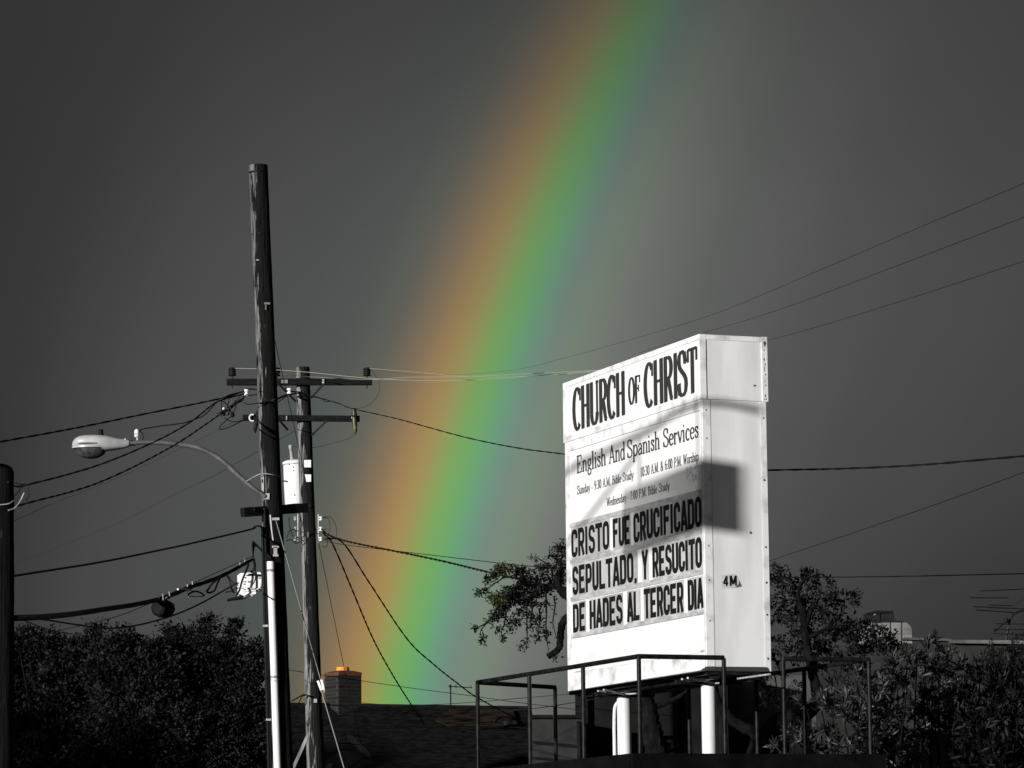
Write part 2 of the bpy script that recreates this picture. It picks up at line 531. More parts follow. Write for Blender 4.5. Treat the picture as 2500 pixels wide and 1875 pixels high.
# --- lettering -----------------------------------------------------
def E_(cx, cy, rx, ry, a0, a1, n=14):
    return [(cx + rx * math.cos(math.radians(a0 + (a1 - a0) * i / n)), cy + ry * math.sin(math.radians(a0 + (a1 - a0) * i / n))) for i in range(n + 1)]
def serif_glyph(ch):
    S = []
    def st(x, y0=0.0, y1=1.0, ser='bt', mult=1.0, hl=.105):
        S.append(([(x, y0), (x, y1)], mult))
        if 'b' in ser: S.append(([(x - hl, y0 + .018), (x + hl, y0 + .018)], 1))
        if 't' in ser: S.append(([(x - hl, y1 - .018), (x + hl, y1 - .018)], 1))
        if 'l' in ser: S.append(([(x - hl, y1 - .03), (x, y1 - .018)], 1))
    def ln(*p, m=1.0): S.append((list(p), m))
    def dt(x, y, r=.075): S.append(('dot', x, y, r))
    c = ch
    if c == 'C': ln(*E_(.33, .5, .26, .485, 48, 312)); ln((.545, .97), (.55, .68), m=.3); adv = .63
    elif c == 'H': st(.13); st(.53); ln((.13, .52), (.53, .52)); adv = .66
    elif c == 'U': st(.14, .27, 1, 't'); ln(*E_(.35, .27, .21, .255, 180, 360)); st(.56, .27, 1, 't', .35); adv = .69
    elif c == 'R': st(.14); ln((.14, .97), (.3, .97), *E_(.32, .74, .2, .23, 90, -90, 10), (.14, .51)); ln((.31, .5), (.42, .26), (.5, .05), (.6, .02)); adv = .64
    elif c == 'O': ln(*E_(.32, .5, .25, .485, 0, 360, 24)); adv = .64
    elif c == 'F': st(.14); ln((.14, .972), (.52, .972)); ln((.52, .985), (.515, .72), m=.3); ln((.14, .52), (.38, .52)); ln((.385, .65), (.385, .39), m=.3); adv = .57
    elif c == 'I': st(.15); adv = .30
    elif c == 'S':
        ln((.49, .72), (.45, .9), (.36, .97), (.28, .985), (.18, .96), (.11, .88), (.09, .77), (.12, .67), (.2, .59), (.33, .51), (.45, .43), (.52, .34), (.535, .24), (.5, .12), (.42, .04), (.3, .015), (.18, .04), (.1, .13), (.07, .29))
        ln((.495, .97), (.5, .7), m=.3); ln((.065, .03), (.07, .3), m=.3); adv = .61
    elif c == 'T': st(.33, 0, 1, 'b'); ln((.05, .972), (.61, .972)); ln((.055, .985), (.06, .7), m=.35); ln((.605, .985), (.6, .7), m=.35); adv = .65
    elif c == 'E': st(.14); ln((.14, .972), (.52, .972)); ln((.52, .985), (.515, .74), m=.3); ln((.14, .52), (.36, .52)); ln((.365, .64), (.365, .4), m=.3); ln((.14, .028), (.54, .028)); ln((.545, .015), (.55, .28), m=.3); adv = .61
    elif c == 'A': ln((.08, 0), (.32, 1), m=.35); ln((.32, 1), (.58, 0)); ln((.17, .33), (.48, .33)); ln((0, .018), (.18, .018)); ln((.46, .018), (.7, .018)); adv = .68
    elif c == 'P': st(.14); ln((.14, .97), (.3, .97), *E_(.32, .72, .2, .25, 90, -90, 10), (.14, .47)); adv = .57
    elif c == 'M': st(.1, mult=.35); ln((.1, 1), (.38, .04)); ln((.38, .04), (.66, 1), m=.35); st(.68); adv = .82
    elif c == 'B': st(.14); ln((.14, .972), (.28, .972), *E_(.3, .75, .18, .222, 90, -90, 9), (.14, .53)); ln((.3, .53), *E_(.31, .28, .22, .25, 90, -90, 9), (.14, .028)); adv = .62
    elif c == 'W': ln((.06, 1), (.25, 0)); ln((.25, 0), (.42, .95), m=.35); ln((.4, 1), (.6, 0)); ln((.6, 0), (.78, 1), m=.35); ln((0, .98), (.16, .98)); ln((.68, .98), (.86, .98)); adv = .86
    elif c == 'n': st(.13, 0, .62, 'bl'); ln((.13, .46), *E_(.29, .43, .14, .18, 150, 0, 7), (.43, 0)); ln((.34, .018), (.53, .018)); adv = .56
    elif c == 'h': st(.13, 0, 1, 'bl'); ln((.13, .46), *E_(.29, .43, .14, .18, 150, 0, 7), (.43, 0)); ln((.34, .018), (.53, .018)); adv = .56
    elif c == 'u': st(.13, .17, .62, 'l'); ln(*E_(.27, .18, .14, .17, 180, 350, 7)); st(.42, 0, .62, 'l'); ln((.42, .018), (.53, .018)); adv = .56
    elif c == 'a': ln(*E_(.24, .45, .14, .16, 160, 0, 7), (.38, .05), (.48, .02)); ln((.38, .36), (.2, .31), (.09, .2), (.09, .1), (.16, .02), (.26, .03), (.38, .14)); dt(.11, .47, .06); adv = .49
    elif c == 'd': ln(*E_(.25, .3, .17, .3, 20, 340, 16)); st(.42, 0, 1, 'l'); ln((.42, .018), (.53, .018)); adv = .55
    elif c == 'b': ln(*E_(.3, .3, .17, .3, 160, -160, 16)); st(.12, 0, 1, 'l'); adv = .53
    elif c == 'p': ln(*E_(.3, .31, .17, .3, 160, -160, 16)); st(.12, -.3, .62, 'bl'); adv = .53
    elif c == 'g': ln(*E_(.23, .42, .14, .19, 0, 360, 16)); ln((.13, .26), (.1, .14), (.3, .07), (.42, -.03), (.38, -.2), (.22, -.27), (.08, -.2), (.07, -.06), (.16, .06)); ln((.35, .56), (.45, .62), m=.6); adv = .49
    elif c == 'y': ln((.07, .6), (.26, .02)); ln((.44, .6), (.2, -.2), (.1, -.27), m=.4); ln((0, .6), (.17, .6)); ln((.34, .6), (.5, .6)); adv = .49
    elif c == 'v': ln((.07, .6), (.26, .0)); ln((.44, .6), (.25, .0), m=.4); ln((0, .6), (.17, .6)); ln((.34, .6), (.5, .6)); adv = .49
    elif c == 'c': ln(*E_(.26, .31, .18, .3, 45, 315, 14)); dt(.39, .49, .055); adv = .44
    elif c == 'e': ln(*E_(.25, .31, .18, .3, 5, 318, 16)); ln((.08, .33), (.42, .33)); adv = .47
    elif c == 'i': st(.13, 0, .62, 'bl'); dt(.13, .84); adv = .29
    elif c == 'l': st(.13, 0, 1, 'bl'); adv = .29
    elif c == 's': ln((.33, .45), (.28, .56), (.2, .6), (.12, .56), (.09, .48), (.13, .4), (.22, .33), (.31, .26), (.345, .17), (.3, .06), (.2, .02), (.1, .06), (.06, .18)); ln((.335, .6), (.34, .44), m=.3); adv = .40
    elif c == 'r': st(.13, 0, .62, 'bl'); ln((.13, .4), (.22, .55), (.32, .58), m=.6); dt(.34, .53, .065); adv = .41
    elif c == 't': st(.15, .1, .8, ''); ln((.15, .12), (.2, .03), (.32, .05)); ln((.03, .6), (.31, .6)); adv = .35
    elif c == 'o': ln(*E_(.25, .31, .18, .3, 0, 360, 18)); adv = .50
    elif c == '0': ln(*E_(.26, .5, .18, .485, 0, 360, 20)); adv = .52
    elif c == '1': st(.25, 0, 1, 'b'); ln((.12, .85), (.25, .97), m=.5); adv = .48
    elif c == '3': ln((.1, .82), (.16, .94), (.26, .98), (.37, .92), (.4, .77), (.34, .6), (.2, .53)); ln((.2, .53), (.36, .46), (.44, .3), (.4, .1), (.27, .02), (.14, .05), (.08, .17)); adv = .52
    elif c == '6': ln((.4, .93), (.28, .97), (.15, .8), (.09, .5), (.11, .2), (.2, .03), (.3, .02), (.4, .12), (.43, .3), (.38, .5), (.27, .57), (.14, .48)); adv = .52
    elif c == '7': ln((.07, .97), (.46, .97)); ln((.46, .97), (.3, .55), (.22, 0)); ln((.08, .98), (.07, .76), m=.3); adv = .52
    elif c == '9': ln((.12, .07), (.24, .03), (.37, .2), (.43, .5), (.41, .8), (.32, .97), (.22, .98), (.12, .88), (.09, .7), (.14, .5), (.25, .43), (.38, .52)); adv = .52
    elif c == ':': dt(.12, .08); dt(.12, .5); adv = .25
    elif c == '.': dt(.1, .07); adv = .22
    elif c == '-': ln((.06, .31), (.24, .31), m=1); S.append(([(.06, .28), (.24, .28)], 1)); adv = .30
    elif c == '&': ln((.62, .5), (.5, .2), (.35, .03), (.2, .02), (.08, .14), (.1, .32), (.25, .5), (.4, .66), (.42, .84), (.33, .97), (.22, .93), (.18, .8), (.25, .6), (.45, .25), (.62, .03), (.72, .02)); adv = .74
    else: adv = .34
    return adv, S

def rr(x0, x1, y0, y1, r, start, corners):
    pass
def gothic_glyph(c):
    S = []
    w, q = .40, .17                       # centre-line width and corner radius
    x0, x1, b, t_ = .10, .10 + w - .06, .085, .915
    xm = (x0 + x1) / 2
    def ln(*p): S.append((list(p), 1))
    def arc(cx, cy, a0, a1): return E_(cx, cy, q * .8, q, a0, a1, 6)
    ql = q * .8
    TL = arc(x0 + ql, t_ - q, 180, 90); TR = arc(x1 - ql, t_ - q, 90, 0)
    BR = arc(x1 - ql, b + q, 0, -90); BL = arc(x0 + ql, b + q, -90, -180)
    adv = .54
    if c == 'O': ln(*(TL + TR + BR + BL + TL[:2]))
    elif c == 'C': ln((x1, .66), *(TR[::-1] + TL[::-1]), *(BL[::-1] + BR[::-1]), (x1, .34))
    elif c == 'U': ln((x0, 1), *(BL[::-1] + BR[::-1]), (x1, 1))
    elif c == 'D': ln((x0, 0), (x0, 1)); ln((x0, t_), *TR, *BR, (x0, b))
    elif c == 'R': ln((x0, 0), (x0, 1)); ln((x0, t_), *TR, *arc(x1 - ql, .44 + q, 0, -90), (x0, .44)); ln((xm + .02, .46), (x1 + .01, 0))
    elif c == 'P': ln((x0, 0), (x0, 1)); ln((x0, t_), *TR, *arc(x1 - ql, .40 + q, 0, -90), (x0, .40))
    elif c == 'I': ln((.12, 0), (.12, 1)); adv = .27
    elif c == 'S':
        ln((x1, .72), *(TR[::-1] + TL[::-1]), *E_(x0 + ql, .5 + q + .02, ql, q, 180, 255, 5), *E_(x1 - ql, .5 - q - .02, ql, q, 75, 0, 5), *BR, *BL, (x0, .28))
    elif c == 'T': ln((xm, 0), (xm, 1)); ln((.0, t_), (x1 + .1, t_))
    elif c == 'F': ln((x0, 0), (x0, 1)); ln((x0, t_), (x1 + .06, t_)); ln((x0, .52), (x1, .52))
    elif c == 'E': ln((x0, 0), (x0, 1)); ln((x0, t_), (x1 + .06, t_)); ln((x0, .5), (x1, .5)); ln((x0, b), (x1 + .06, b))
    elif c == 'L': ln((x0, 0), (x0, 1)); ln((x0, b), (x1 + .06, b))
    elif c == 'A': ln((x0 - .03, 0), (xm - .01, 1)); ln((x1 + .03, 0), (xm + .01, 1)); ln((x0 + .06, .26), (x1 - .06, .26))
    elif c == 'Y': ln((x0 - .03, 1), (xm, .45)); ln((x1 + .03, 1), (xm, .45)); ln((xm, .5), (xm, 0))
    elif c == 'H': ln((x0, 0), (x0, 1)); ln((x1, 0), (x1, 1)); ln((x0, .5), (x1, .5))
    elif c == ',': ln((.13, .12), (.13, 0), (.07, -.17)); adv = .27
    elif c == '4': ln((.34, 0), (.34, 1)); ln((.34, .95), (.06, .32)); ln((.03, .28), (.48, .28)); adv = .60
    elif c == 'M': ln((x0, 0), (x0, 1)); ln((x0 + .03, 1), (.34, .15)); ln((.34, .15), (.58, 1)); ln((.61, 0), (.61, 1)); adv = .78
    return adv, S

def text_mesh(txt, glyph, place, width, cap, thick, thin, lift, mb=None):
    """place(x, y, k) -> world point; txt is fitted to `width`"""
    mb = mb or MB()
    adv = [glyph(c)[0] for c in txt]
    tot = sum(adv) * cap
    fx = width / tot
    x = 0.0
    k = 0
    for c, a in zip(txt, adv):
        for stroke in glyph(c)[1]:
            k += 1
            lf = lift + (k % 7) * 0.00025
            if stroke[0] == 'dot':
                _, dx, dy, r = stroke
                poly = [place((x + dx * cap * fx) + r * cap * math.cos(j * math.pi / 5), dy * cap + r * cap * math.sin(j * math.pi / 5), lf) for j in range(10)]
                mb.add(poly, [tuple(range(10))])
                continue
            pts, mult = stroke
            P = [Vector((x + px * cap * fx, py * cap)) for px, py in pts]
            n = len(P)
            Lp, Rp = [], []
            for i in range(n):
                t = (P[min(i + 1, n - 1)] - P[max(i - 1, 0)])
                if t.length < 1e-9: t = Vector((1, 0))
                t.normalize()
                hw = (thin + (thick - thin) * (abs(t.y) ** 1.4) * mult) * cap / 2
                if mult < 1: hw = max(hw, thin * cap / 2)
                nn = Vector((-t.y, t.x)) * hw
                Lp.append(P[i] + nn); Rp.append(P[i] - nn)
            vs = [place(q.x, q.y, lf) for q in Lp] + [place(q.x, q.y, lf) for q in Rp]
            mb.add(vs, [(i, n + i, n + i + 1, i + 1) for i in range(n - 1)])
        x += a * cap * fx
    return mb

sign = thing('church_sign', (SN + SU * (SL / 2) + SV * (SD / 2)).to_tuple()[:2] + (0.0,),
             'tall white lettered cabinet sign on two white columns inside a dark railing', 'sign')
FT = -0.012                                # front frame face
mb = MB(); sbox(mb, 0, SL, 0.008, SD, 0, SH)
mb.build('cabinet', WHITE, sign)
mb = MB(); sbox(mb, 0.0, SL, -0.002, SD - 0.002, -0.03, -0.001); mb.build('underside_pan', STEEL_D, sign)
# recessed face panels
for z0, z1, nm, mt in ((1.535, 2.198, 'service_panel', PANEL), (0.478, 1.531, 'message_panel', PANEL), (0.163, 0.474, 'lower_panel', PANEL), (0.028, 0.158, 'kick_panel', WHITE_TRIM)):
    mb = MB(); sbox(mb, 0.014, 3.034, -0.001, 0.0075, z0, z1); mb.build(nm, mt, sign)
# front frame strips
fr = MB()
sbox(fr, 3.037, SL, FT, 0.0078, 0.0, SH); fr.build('frame_strip', WHITE_TRIM, sign)
fr = MB(); sbox(fr, 0.0, 0.012, FT, 0.0078, 0.0, SH); fr.build('frame_strip', WHITE_TRIM, sign)
fr = MB(); sbox(fr, 0.0125, 3.0365, FT, 0.0078, 2.20, SH - 0.001); fr.build('frame_strip', WHITE_TRIM, sign)
fr = MB(); sbox(fr, 0.0125, 3.0365, FT, 0.0078, 0.0, 0.026); fr.build('frame_strip', WHITE_TRIM, sign)
# narrow end: corner trims and riveted sheet
for t0, t1 in ((0.0, 0.072), (0.535, SD)):
    mb = MB(); sbox(mb, -0.007, -0.0005, t0, t1, 0.004, SH - 0.002); mb.build('corner_trim', WHITE_TRIM, sign)
mb = MB(); sbox(mb, -0.003, -0.0003, 0.0745, 0.5325, 0.006, SH - 0.004); mb.build('end_sheet', WHITE, sign)
for t, z in ((.03, 1.96), (.03, 1.05), (.03, .76), (.03, .42), (.03, .12), (.56, 1.62), (.56, 1.05), (.56, .75), (.56, .48), (.56, .11), (.42, 1.17), (.03, 2.2), (.56, 2.15)):
    mb = MB(); mb.lathe(sp(-0.0072, t, z), -SU, [(0, .009), (.003, .009), (.005, .004)], 8)
    mb.build('rivet', CHIP if (t > .3 and z < 1.7) else GALV, sign)
# head box
HS0, HS1, HT0, HT1, HZ0, HZ1 = -0.014, 3.14, -0.016, 0.604, 2.292, 2.845
head = MB(); sbox(head, HS0 + .004, HS1 - .002, HT0 + .006, HT1 - .002, HZ0, HZ1 - .002)
head = head.build('head_box', WHITE, sign)
for s0, s1, z0, z1 in ((HS0 + .012, HS1 - .05, 2.80, HZ1), (HS0 + .012, HS1 - .05, HZ0 - .001, 2.343), (HS1 - .0495, HS1, HZ0 - .001, HZ1), (HS0, HS0 + .0115, HZ0 - .001, HZ1)):
    mb = MB(); sbox(mb, s0, s1, HT0 - .004, HT0 + .006, z0, z1); mb.build('head_frame_strip', WHITE_TRIM, head)
mb = MB(); sbox(mb, HS0 + .013, HS1 - .051, HT0 + .002, HT0 + .0055, 2.3445, 2.7985); mb.build('heading_panel', PANEL, head)
mb = MB(); sbox(mb, HS0 - .004, HS0 + .0035, HT0 - .003, HT0 + .052, HZ0 - .001, HZ1 - .001); mb.build('head_corner_trim', WHITE_TRIM, head)
mb = MB(); sbox(mb, HS0 - .003, HS0 + .0035, HT0 + .055, HT1 - .052, 2.80, HZ1 - .003); mb.build('head_end_strip', WHITE_TRIM, head)
mb = MB(); sbox(mb, HS0 - .005, HS0 + .0035, HT1 - .05, HT1 + .002, HZ0 - .004, HZ1); rusty = mb.build('rusty_trim', WHITE_TRIM, head)
rusty['label'] = 'chipped rusty white trim'
def chip(t, z, rt, rz, s, seed):
    r = random.Random(seed)
    n = 11
    poly = [sp(s, t + rt * math.cos(2 * math.pi * i / n) * r.uniform(.55, 1.15), z + rz * math.sin(2 * math.pi * i / n) * r.uniform(.55, 1.15)) for i in range(n)]
    return MB().add(poly, [tuple(range(n))])
for i, (t, z, a, b) in enumerate(((.584, 2.79, .014, .024), (.58, 2.73, .006, .008), (.575, 2.65, .007, .02), (.585, 2.61, .006, .012), (.578, 2.57, .005, .03), (.586, 2.52, .006, .008),
                                  (.578, 2.46, .004, .006), (.586, 2.43, .006, .01), (.58, 2.34, .008, .018), (.586, 2.31, .008, .008), (.57, 2.31, .006, .006))):
    chip(t, z, a, b, HS0 - .0055, i).build('paint_chip', CHIP, head)
chip(.485, 2.425, .012, .009, HS0 - .0012, 40).build('paint_chip', CHIP, head)
chip(.475, 2.42, .006, .006, HS0 - .0014, 41).build('paint_chip', CHIP, head)
chip(.48, 2.83, .006, .004, HS0 - .0035, 42).build('paint_chip', CHIP, head)

def front_place(s_left, z_base, t):
    return lambda x, y, lf: sp(s_left - x, t - lf, z_base + y)
# printed heading and service hours
heads = [('CHURCH', 2.905, 1.655, 2.372, .385), ('OF', 1.576, 1.303, 2.440, .238), ('CHRIST', 1.215, .050, 2.366, .385)]
def words(line, a, b, zb, cap, t, thick, thin, name, parent):
    """one part for every printed word; the line is fitted between a and b"""
    tot = sum(serif_glyph(c)[0] for c in line)
    fx = (a - b) / tot
    x = 0.0
    for w in line.split(' '):
        wd = sum(serif_glyph(c)[0] for c in w) * fx
        text_mesh(w, serif_glyph, front_place(a - x, zb, t), wd, cap, thick, thin, .0012).build(name, INK2, parent)
        x += wd + serif_glyph(' ')[0] * fx
for w, a, b, zb, cap in heads:
    words(w, a, b, zb, cap, HT0 + .002, .205, .070, 'heading_word', head)
for w, a, b in (('English', 2.866, 2.152), ('And', 2.084, 1.70), ('Spanish', 1.66, .913), ('Services', .847, .078)):
    words(w, a, b, 1.977, .160, -.001, .18, .075, 'title_word', sign)
for w, a, b, zb, cap in (('Sunday - 9:30 A.M. Bible Study', 2.86, 1.518, 1.783, .078), ('10:30 A.M. & 6:00 P.M. Worship', 1.365, .087, 1.780, .083), ('Wednesday - 7:00 P.M. Bible Study', 2.15, .715, 1.601, .075)):
    words(w, a, b, zb, cap, -.001, .165, .085, 'hours_word', sign)
# changeable message: track rails, one tile for every letter
for z0, z1 in ((1.492, 1.531), (1.152, 1.198), (0.812, 0.856), (0.480, 0.515)):
    mb = MB(); sbox(mb, 0.016, 3.030, -.011, -.0015, z0, z1); mb.build('letter_track', TRACK, sign)
K2 = 0.30143
def rowx(zx, zy):
    return s_front(1350 + zx * K2, 1200 + zy * K2)[0]
ROWS = [(1.217, .255, [('CRISTO', 152, 465, 420), ('FUE', 490, 632, 340), ('CRUCIFICADO', 655, 1212, 230)]),
        (0.872, .258, [('SEPULTADO,', 160, 690, 670), ('Y', 725, 777, 590), ('RESUCITO', 810, 1215, 550)]),
        (0.530, .257, [('DE', 165, 270, 1020), ('HADES', 300, 572, 980), ('AL', 605, 712, 930), ('TERCER', 740, 1065, 890), ('DIA', 1097, 1225, 840)])]
for zb, cap, words in ROWS:
    for w, xa, xb, yy in words:
        a, b = rowx(xa, yy), max(rowx(xb, yy), .022)
        adv = [gothic_glyph(c)[0] for c in w]
        fx = (a - b) / sum(adv)
        x = 0
        for c, ad in zip(w, adv):
            x1 = x + ad * fx
            dz = random.uniform(-.003, .003)
            tile = MB(); sbox(tile, a - x1 + .002, a - x - .002, -.0065, -.0045, zb - .016, zb + cap + .016)
            tile = tile.build('letter_tile', random.choice(TILES), sign)
            text_mesh(c, gothic_glyph, front_place(a - x - .004, zb + dz, -.0065), ad * fx - .008, cap, .205, .180, .0008).build('letter', INK, tile)
            x = x1
# dirt on the lower seam, ghost of a removed decal
GRIME = mat('grime', 0.16, 0.6, rough=0.8, scale=26, stretch=(1, 1, 2), lo=0.35, hi=0.62)
for s0, s1, z0, z1 in ((.02, .13, .163, .178), (.03, .05, .176, .182), (2.75, 3.02, .166, .174), (1.42, 1.46, .170, .178)):
    mb = MB().add([sp(s0, -.0016, z0), sp(s1, -.0016, z0 + .002), sp(s1 - .02, -.0016, z1), sp(s0, -.0016, z1)], [(0, 1, 2, 3)])
    mb.build('grime_streak', GRIME, sign)
mb = MB()
for i in range(26):
    s, z = random.uniform(.12, .36), random.uniform(1.61, 1.73)
    mb.add([sp(s, -.0016 - i * 2e-5, z), sp(s + .02, -.0016 - i * 2e-5, z + .004), sp(s + .017, -.0016 - i * 2e-5, z + .03), sp(s - .003, -.0016 - i * 2e-5, z + .026)], [(0, 1, 2, 3)])
mb.build('decal_residue', mat('decal_residue', 0.42, 0.62, rough=.6, scale=30), sign)
# sticker on the narrow end
st_ = MB().add([sp(-.0036, .145, .802), sp(-.0036, .281, .821), sp(-.0036, .30, .785), sp(-.0036, .305, .70), sp(-.0036, .154, .693)], [(0, 4, 3, 2, 1)]).build('sticker', STICKER, sign)
MB().add([sp(-.0040, .288, .812), sp(-.0040, .336, .713), sp(-.0040, .272, .702), sp(-.0040, .306, .735), sp(-.0040, .308, .765)], [(0, 1, 2, 3, 4)]).build('sticker_corner', STICK_D, st_)
text_mesh('4M', gothic_glyph, lambda x, y, lf: sp(-.0042 - lf, .162 + x, .712 + y + x * .06), .135, .085, .20, .18, .0004).build('sticker_lettering', INK, st_)
# columns, conduit and outrigger bars
s1_, _ = s_front(1524, 1760, SD / 2)
s2_, _ = s_front(1731, 1760, SD / 2)
CR = 0.0635
for s in (s1_, s2_):
    p = sp(s, SD / 2, 0)
    c = MB().lathe(Vector((p.x, p.y, 0)), Z, [(0, CR), (p.z - .03, CR)], 28).build('column', WHITE, sign, smooth=True)
    MB().lathe(Vector((p.x, p.y, 0)), Z, [(0, .16), (.02, .16)], 16).build('base_plate', STEEL_D, c)
cp = sp(s1_, SD / 2, 0)
side = (Vector((cp.x, cp.y, 0)) - Vector((CAM.x, CAM.y, 0))).normalized()
lft = Vector((-side.y, side.x, 0))
path = smooth_path([Vector((cp.x, cp.y, 0)) + lft * (CR + .028) + Z * z - side * .01 for z in (0.05, 1.5, 2.9, 3.13)] +
                   [cp + lft * (CR + .018) - Z * .17 - side * .015, cp + lft * (CR - .02) - Z * .115 - side * .025, cp + lft * (.01) - Z * .07 - side * .05, cp + lft * (-.03) - Z * .04 - side * .05], 6)
MB().tube(path, .0150, 10).build('conduit', WHITE, sign, smooth=True)
for (xa, ya, xb, yb, tt) in ((1460, 1687, 1478, 1689, .12), (1474, 1684, 1526, 1696, .1), (1526, 1695, 1554, 1693, .1), (1665, 1658, 1680, 1661, .05), (1679, 1655, 1744, 1667, .05), (1744, 1668, 1756, 1668, .05), (1801, 1657, 1880, 1646, .5)):
    a = on_level(xa, ya, SN.z - .09); b = on_level(xb, yb, SN.z - .09)
    MB().bar(sp(a[0], a[1], -.09), sp(b[0], b[1], -.09), .014, .014).build('outrigger_bar', GALV, sign)
for s in (s1_, s2_):
    mb = MB(); sbox(mb, s - .07, s + .07, 0.01, SD - .02, -.075, -.031); mb.build('saddle_beam', STEEL_D, sign)
for t in (.10, SD - .12):
    mb = MB(); sbox(mb, .04, SL - .04, t - .03, t + .03, -.062, -.032); mb.build('sill_channel', STEEL_D, sign)

# ------------------------------------------------------------------ platform and railing round the sign
RZ = 1.957 + CAMZ                          # rail height
DZ = 1.150 + CAMZ                          # deck height
plat_c = sp(1.5, SD / 2, 0)
plat = thing('sign_platform', (plat_c.x, plat_c.y, 0), 'dark steel catwalk deck with pipe railing around the white sign', 'platform')
def rl(s, t, z): 
    v = sp(s, t, 0); v.z = z; return v
T0, T1, SE0, SE1 = -.765, 1.335, -.34, 3.36
cS = on_level(1767, 1614, RZ); eS = on_level(1912, 1612, RZ); dS = on_level(1355, 1678, RZ); hS = on_level(1683, 1690, RZ)
Bp, Ap, Fp, Hp = (SE0, T0 + .01), (SE1, T0 - .04), (SE0, T1), (SE1 + .1, T1)
def t_at(px, py, s):
    d = ray(px, py)
    X = CAM + d * ((sp(s, 0, 0) - CAM).dot(SU) / d.dot(SU)) - SN
    return X.dot(SV)
Cp, Ep, Dp = (SE0 + .02, t_at(1767, 1614, SE0 + .02)), (SE0 + .05, t_at(1912, 1612, SE0 + .05)), (dS[0], dS[1])
mb = MB()
def P_(q, z): return rl(q[0], q[1], z)
for a, b in ((Ap, Bp), (Bp, Cp), (Ap, Dp), (Fp, Hp), (Fp, Ep)):
    MB().tube([P_(a, RZ), P_(b, RZ)], .021, 10).build('top_rail', STEEL_D, plat, smooth=True)
def lerp2(a, b, f): return (a[0] + (b[0] - a[0]) * f, a[1] + (b[1] - a[1]) * f)
posts = [Ap, lerp2(Ap, Bp, .345), lerp2(Ap, Bp, .678), Bp, Cp, Dp, Fp, Ep, lerp2(Fp, Hp, .335), lerp2(Fp, Hp, .60), Hp]
for i, q in enumerate(posts):
    MB().tube([P_(q, DZ - .02), P_(q, RZ - .005)], .019, 10).build('post', STEEL_CHIP if q is Dp else STEEL_D, plat, smooth=True)
dk = MB(); sbox(dk, SE0 - .04, SE1 + .12, T0 - .06, T1 + .05, DZ - SN.z - .055, DZ - SN.z - .004)
# openings are not cut: the columns pass through collars
dk.build('deck', DECK, plat)
for (s0, s1, t0, t1) in ((SE0 - .06, SE1 + .14, T0 - .10, T0 - .062), (SE0 - .06, SE1 + .14, T1 + .052, T1 + .09), (SE0 - .10, SE0 - .042, T0 - .10, T1 + .09), (SE1 + .122, SE1 + .17, T0 - .10, T1 + .09)):
    mb = MB(); sbox(mb, s0, s1, t0, t1, DZ - SN.z - .19, DZ - SN.z + .012); mb.build('edge_beam', DECK, plat)
for s in (s1_, s2_):
    p = sp(s, SD / 2, 0)
    MB().lathe(Vector((p.x, p.y, DZ - .004)), Z, [(0, .10), (.02, .10)], 16).build('collar', STEEL_D, plat)
for (s, t) in ((.2, -.55), (3.0, -.55), (.2, 1.1), (3.0, 1.1)):
    q = rl(s, t, 0)
    MB().tube([q, Vector((q.x, q.y, DZ - .06))], .05, 10).build('support_leg', STEEL_D, plat, smooth=True)
q = on_level(1600 + 330 / 3.687, 1560 + 1027 / 3.687, DZ)
qs = rl(.75, 1.0, DZ)
floodp = at(1690, 1841, (qs - CAM).y)
fl = thing('flood_light', (floodp.x, floodp.y, DZ), 'small pale flood lamp lying on the deck behind the columns', 'lamp')
MB().lathe(Vector((floodp.x, floodp.y, DZ)), Z, [(0, .03), (.025, .03)], 10).build('foot', STEEL_D, fl)
MB().lathe(Vector((floodp.x, floodp.y, DZ + .024)), Z, [(0, .03), (.02, .09), (.04, .095), (.045, .08)], 18).build('reflector', GALV, fl, smooth=True)

# ------------------------------------------------------------------ unseen hanging board added left of frame, shaped to cast the church sign's shade
SH_ = Vector((SUN.x, SUN.y, 0)).normalized()
SX_ = Vector((math.cos(SUN_AZ), -math.sin(SUN_AZ), 0))
C0 = SN + SH_ * 10.5
def cast(P):
    k = (C0 - P).dot(SH_) / SUN.dot(SH_)
    return P + SUN * k
def cf(px, py):
    s, z = s_front(px, py); return cast(sp(s, 0, z))
def cs(px, py):
    t, z = t_side(px, py); return cast(sp(0, t, z))
hz = lambda p: ((p - C0).dot(SX_), p.z)
l1, l2, r1, r2 = hz(cf(1519, 1196)), hz(cf(1525, 1348)), hz(cs(1823, 1138)), hz(cs(1816, 1311))
m1, m2 = hz(cf(1712, 1129)), hz(cf(1727, 1302))
bx0, bx1 = (l1[0] + l2[0]) / 2, (r1[0] + r2[0]) / 2
bt, bb = (l1[1] + r1[1] + m1[1]) / 3, (l2[1] + r2[1] + m2[1]) / 3
def hp(h, z, d=0.0):
    v = C0 + SX_ * h + SH_ * d; v.z = z; return v
arm1 = [hz(cf(1386, 1153)), hz(cf(1461, 1113)), hz(cf(1527, 1079)), hz(cf(1600, 1043)), hz(cf(1649, 1010)), hz(cf(1708, 986)), hz(cs(1766, 985)), hz(cs(1821, 995)), hz(cs(1868, 1006))]
arm2 = [hz(cf(1395, 1317)), hz(cf(1440, 1251)), hz(cf(1516, 1138)), hz(cf(1555, 1110))]
ph = arm1[0][0] - .55
pr = hp(ph, 0)
hs = thing('shadow_caster_board', (pr.x, pr.y, 0), 'unseen added white board, half slatted to soften its shadow, hung under a braced mast arm on a steel post', 'sign')
MB().tube([hp(ph, 0), hp(ph, arm1[0][1] + .5)], .06, 12).build('post', STEEL_D, hs, smooth=True)
a0 = (ph, arm1[0][1] - .28)
MB().tube(smooth_path([hp(*a0)] + [hp(*q) for q in arm1], 4), .030, 10).build('mast_arm', STEEL_D, hs, smooth=True)
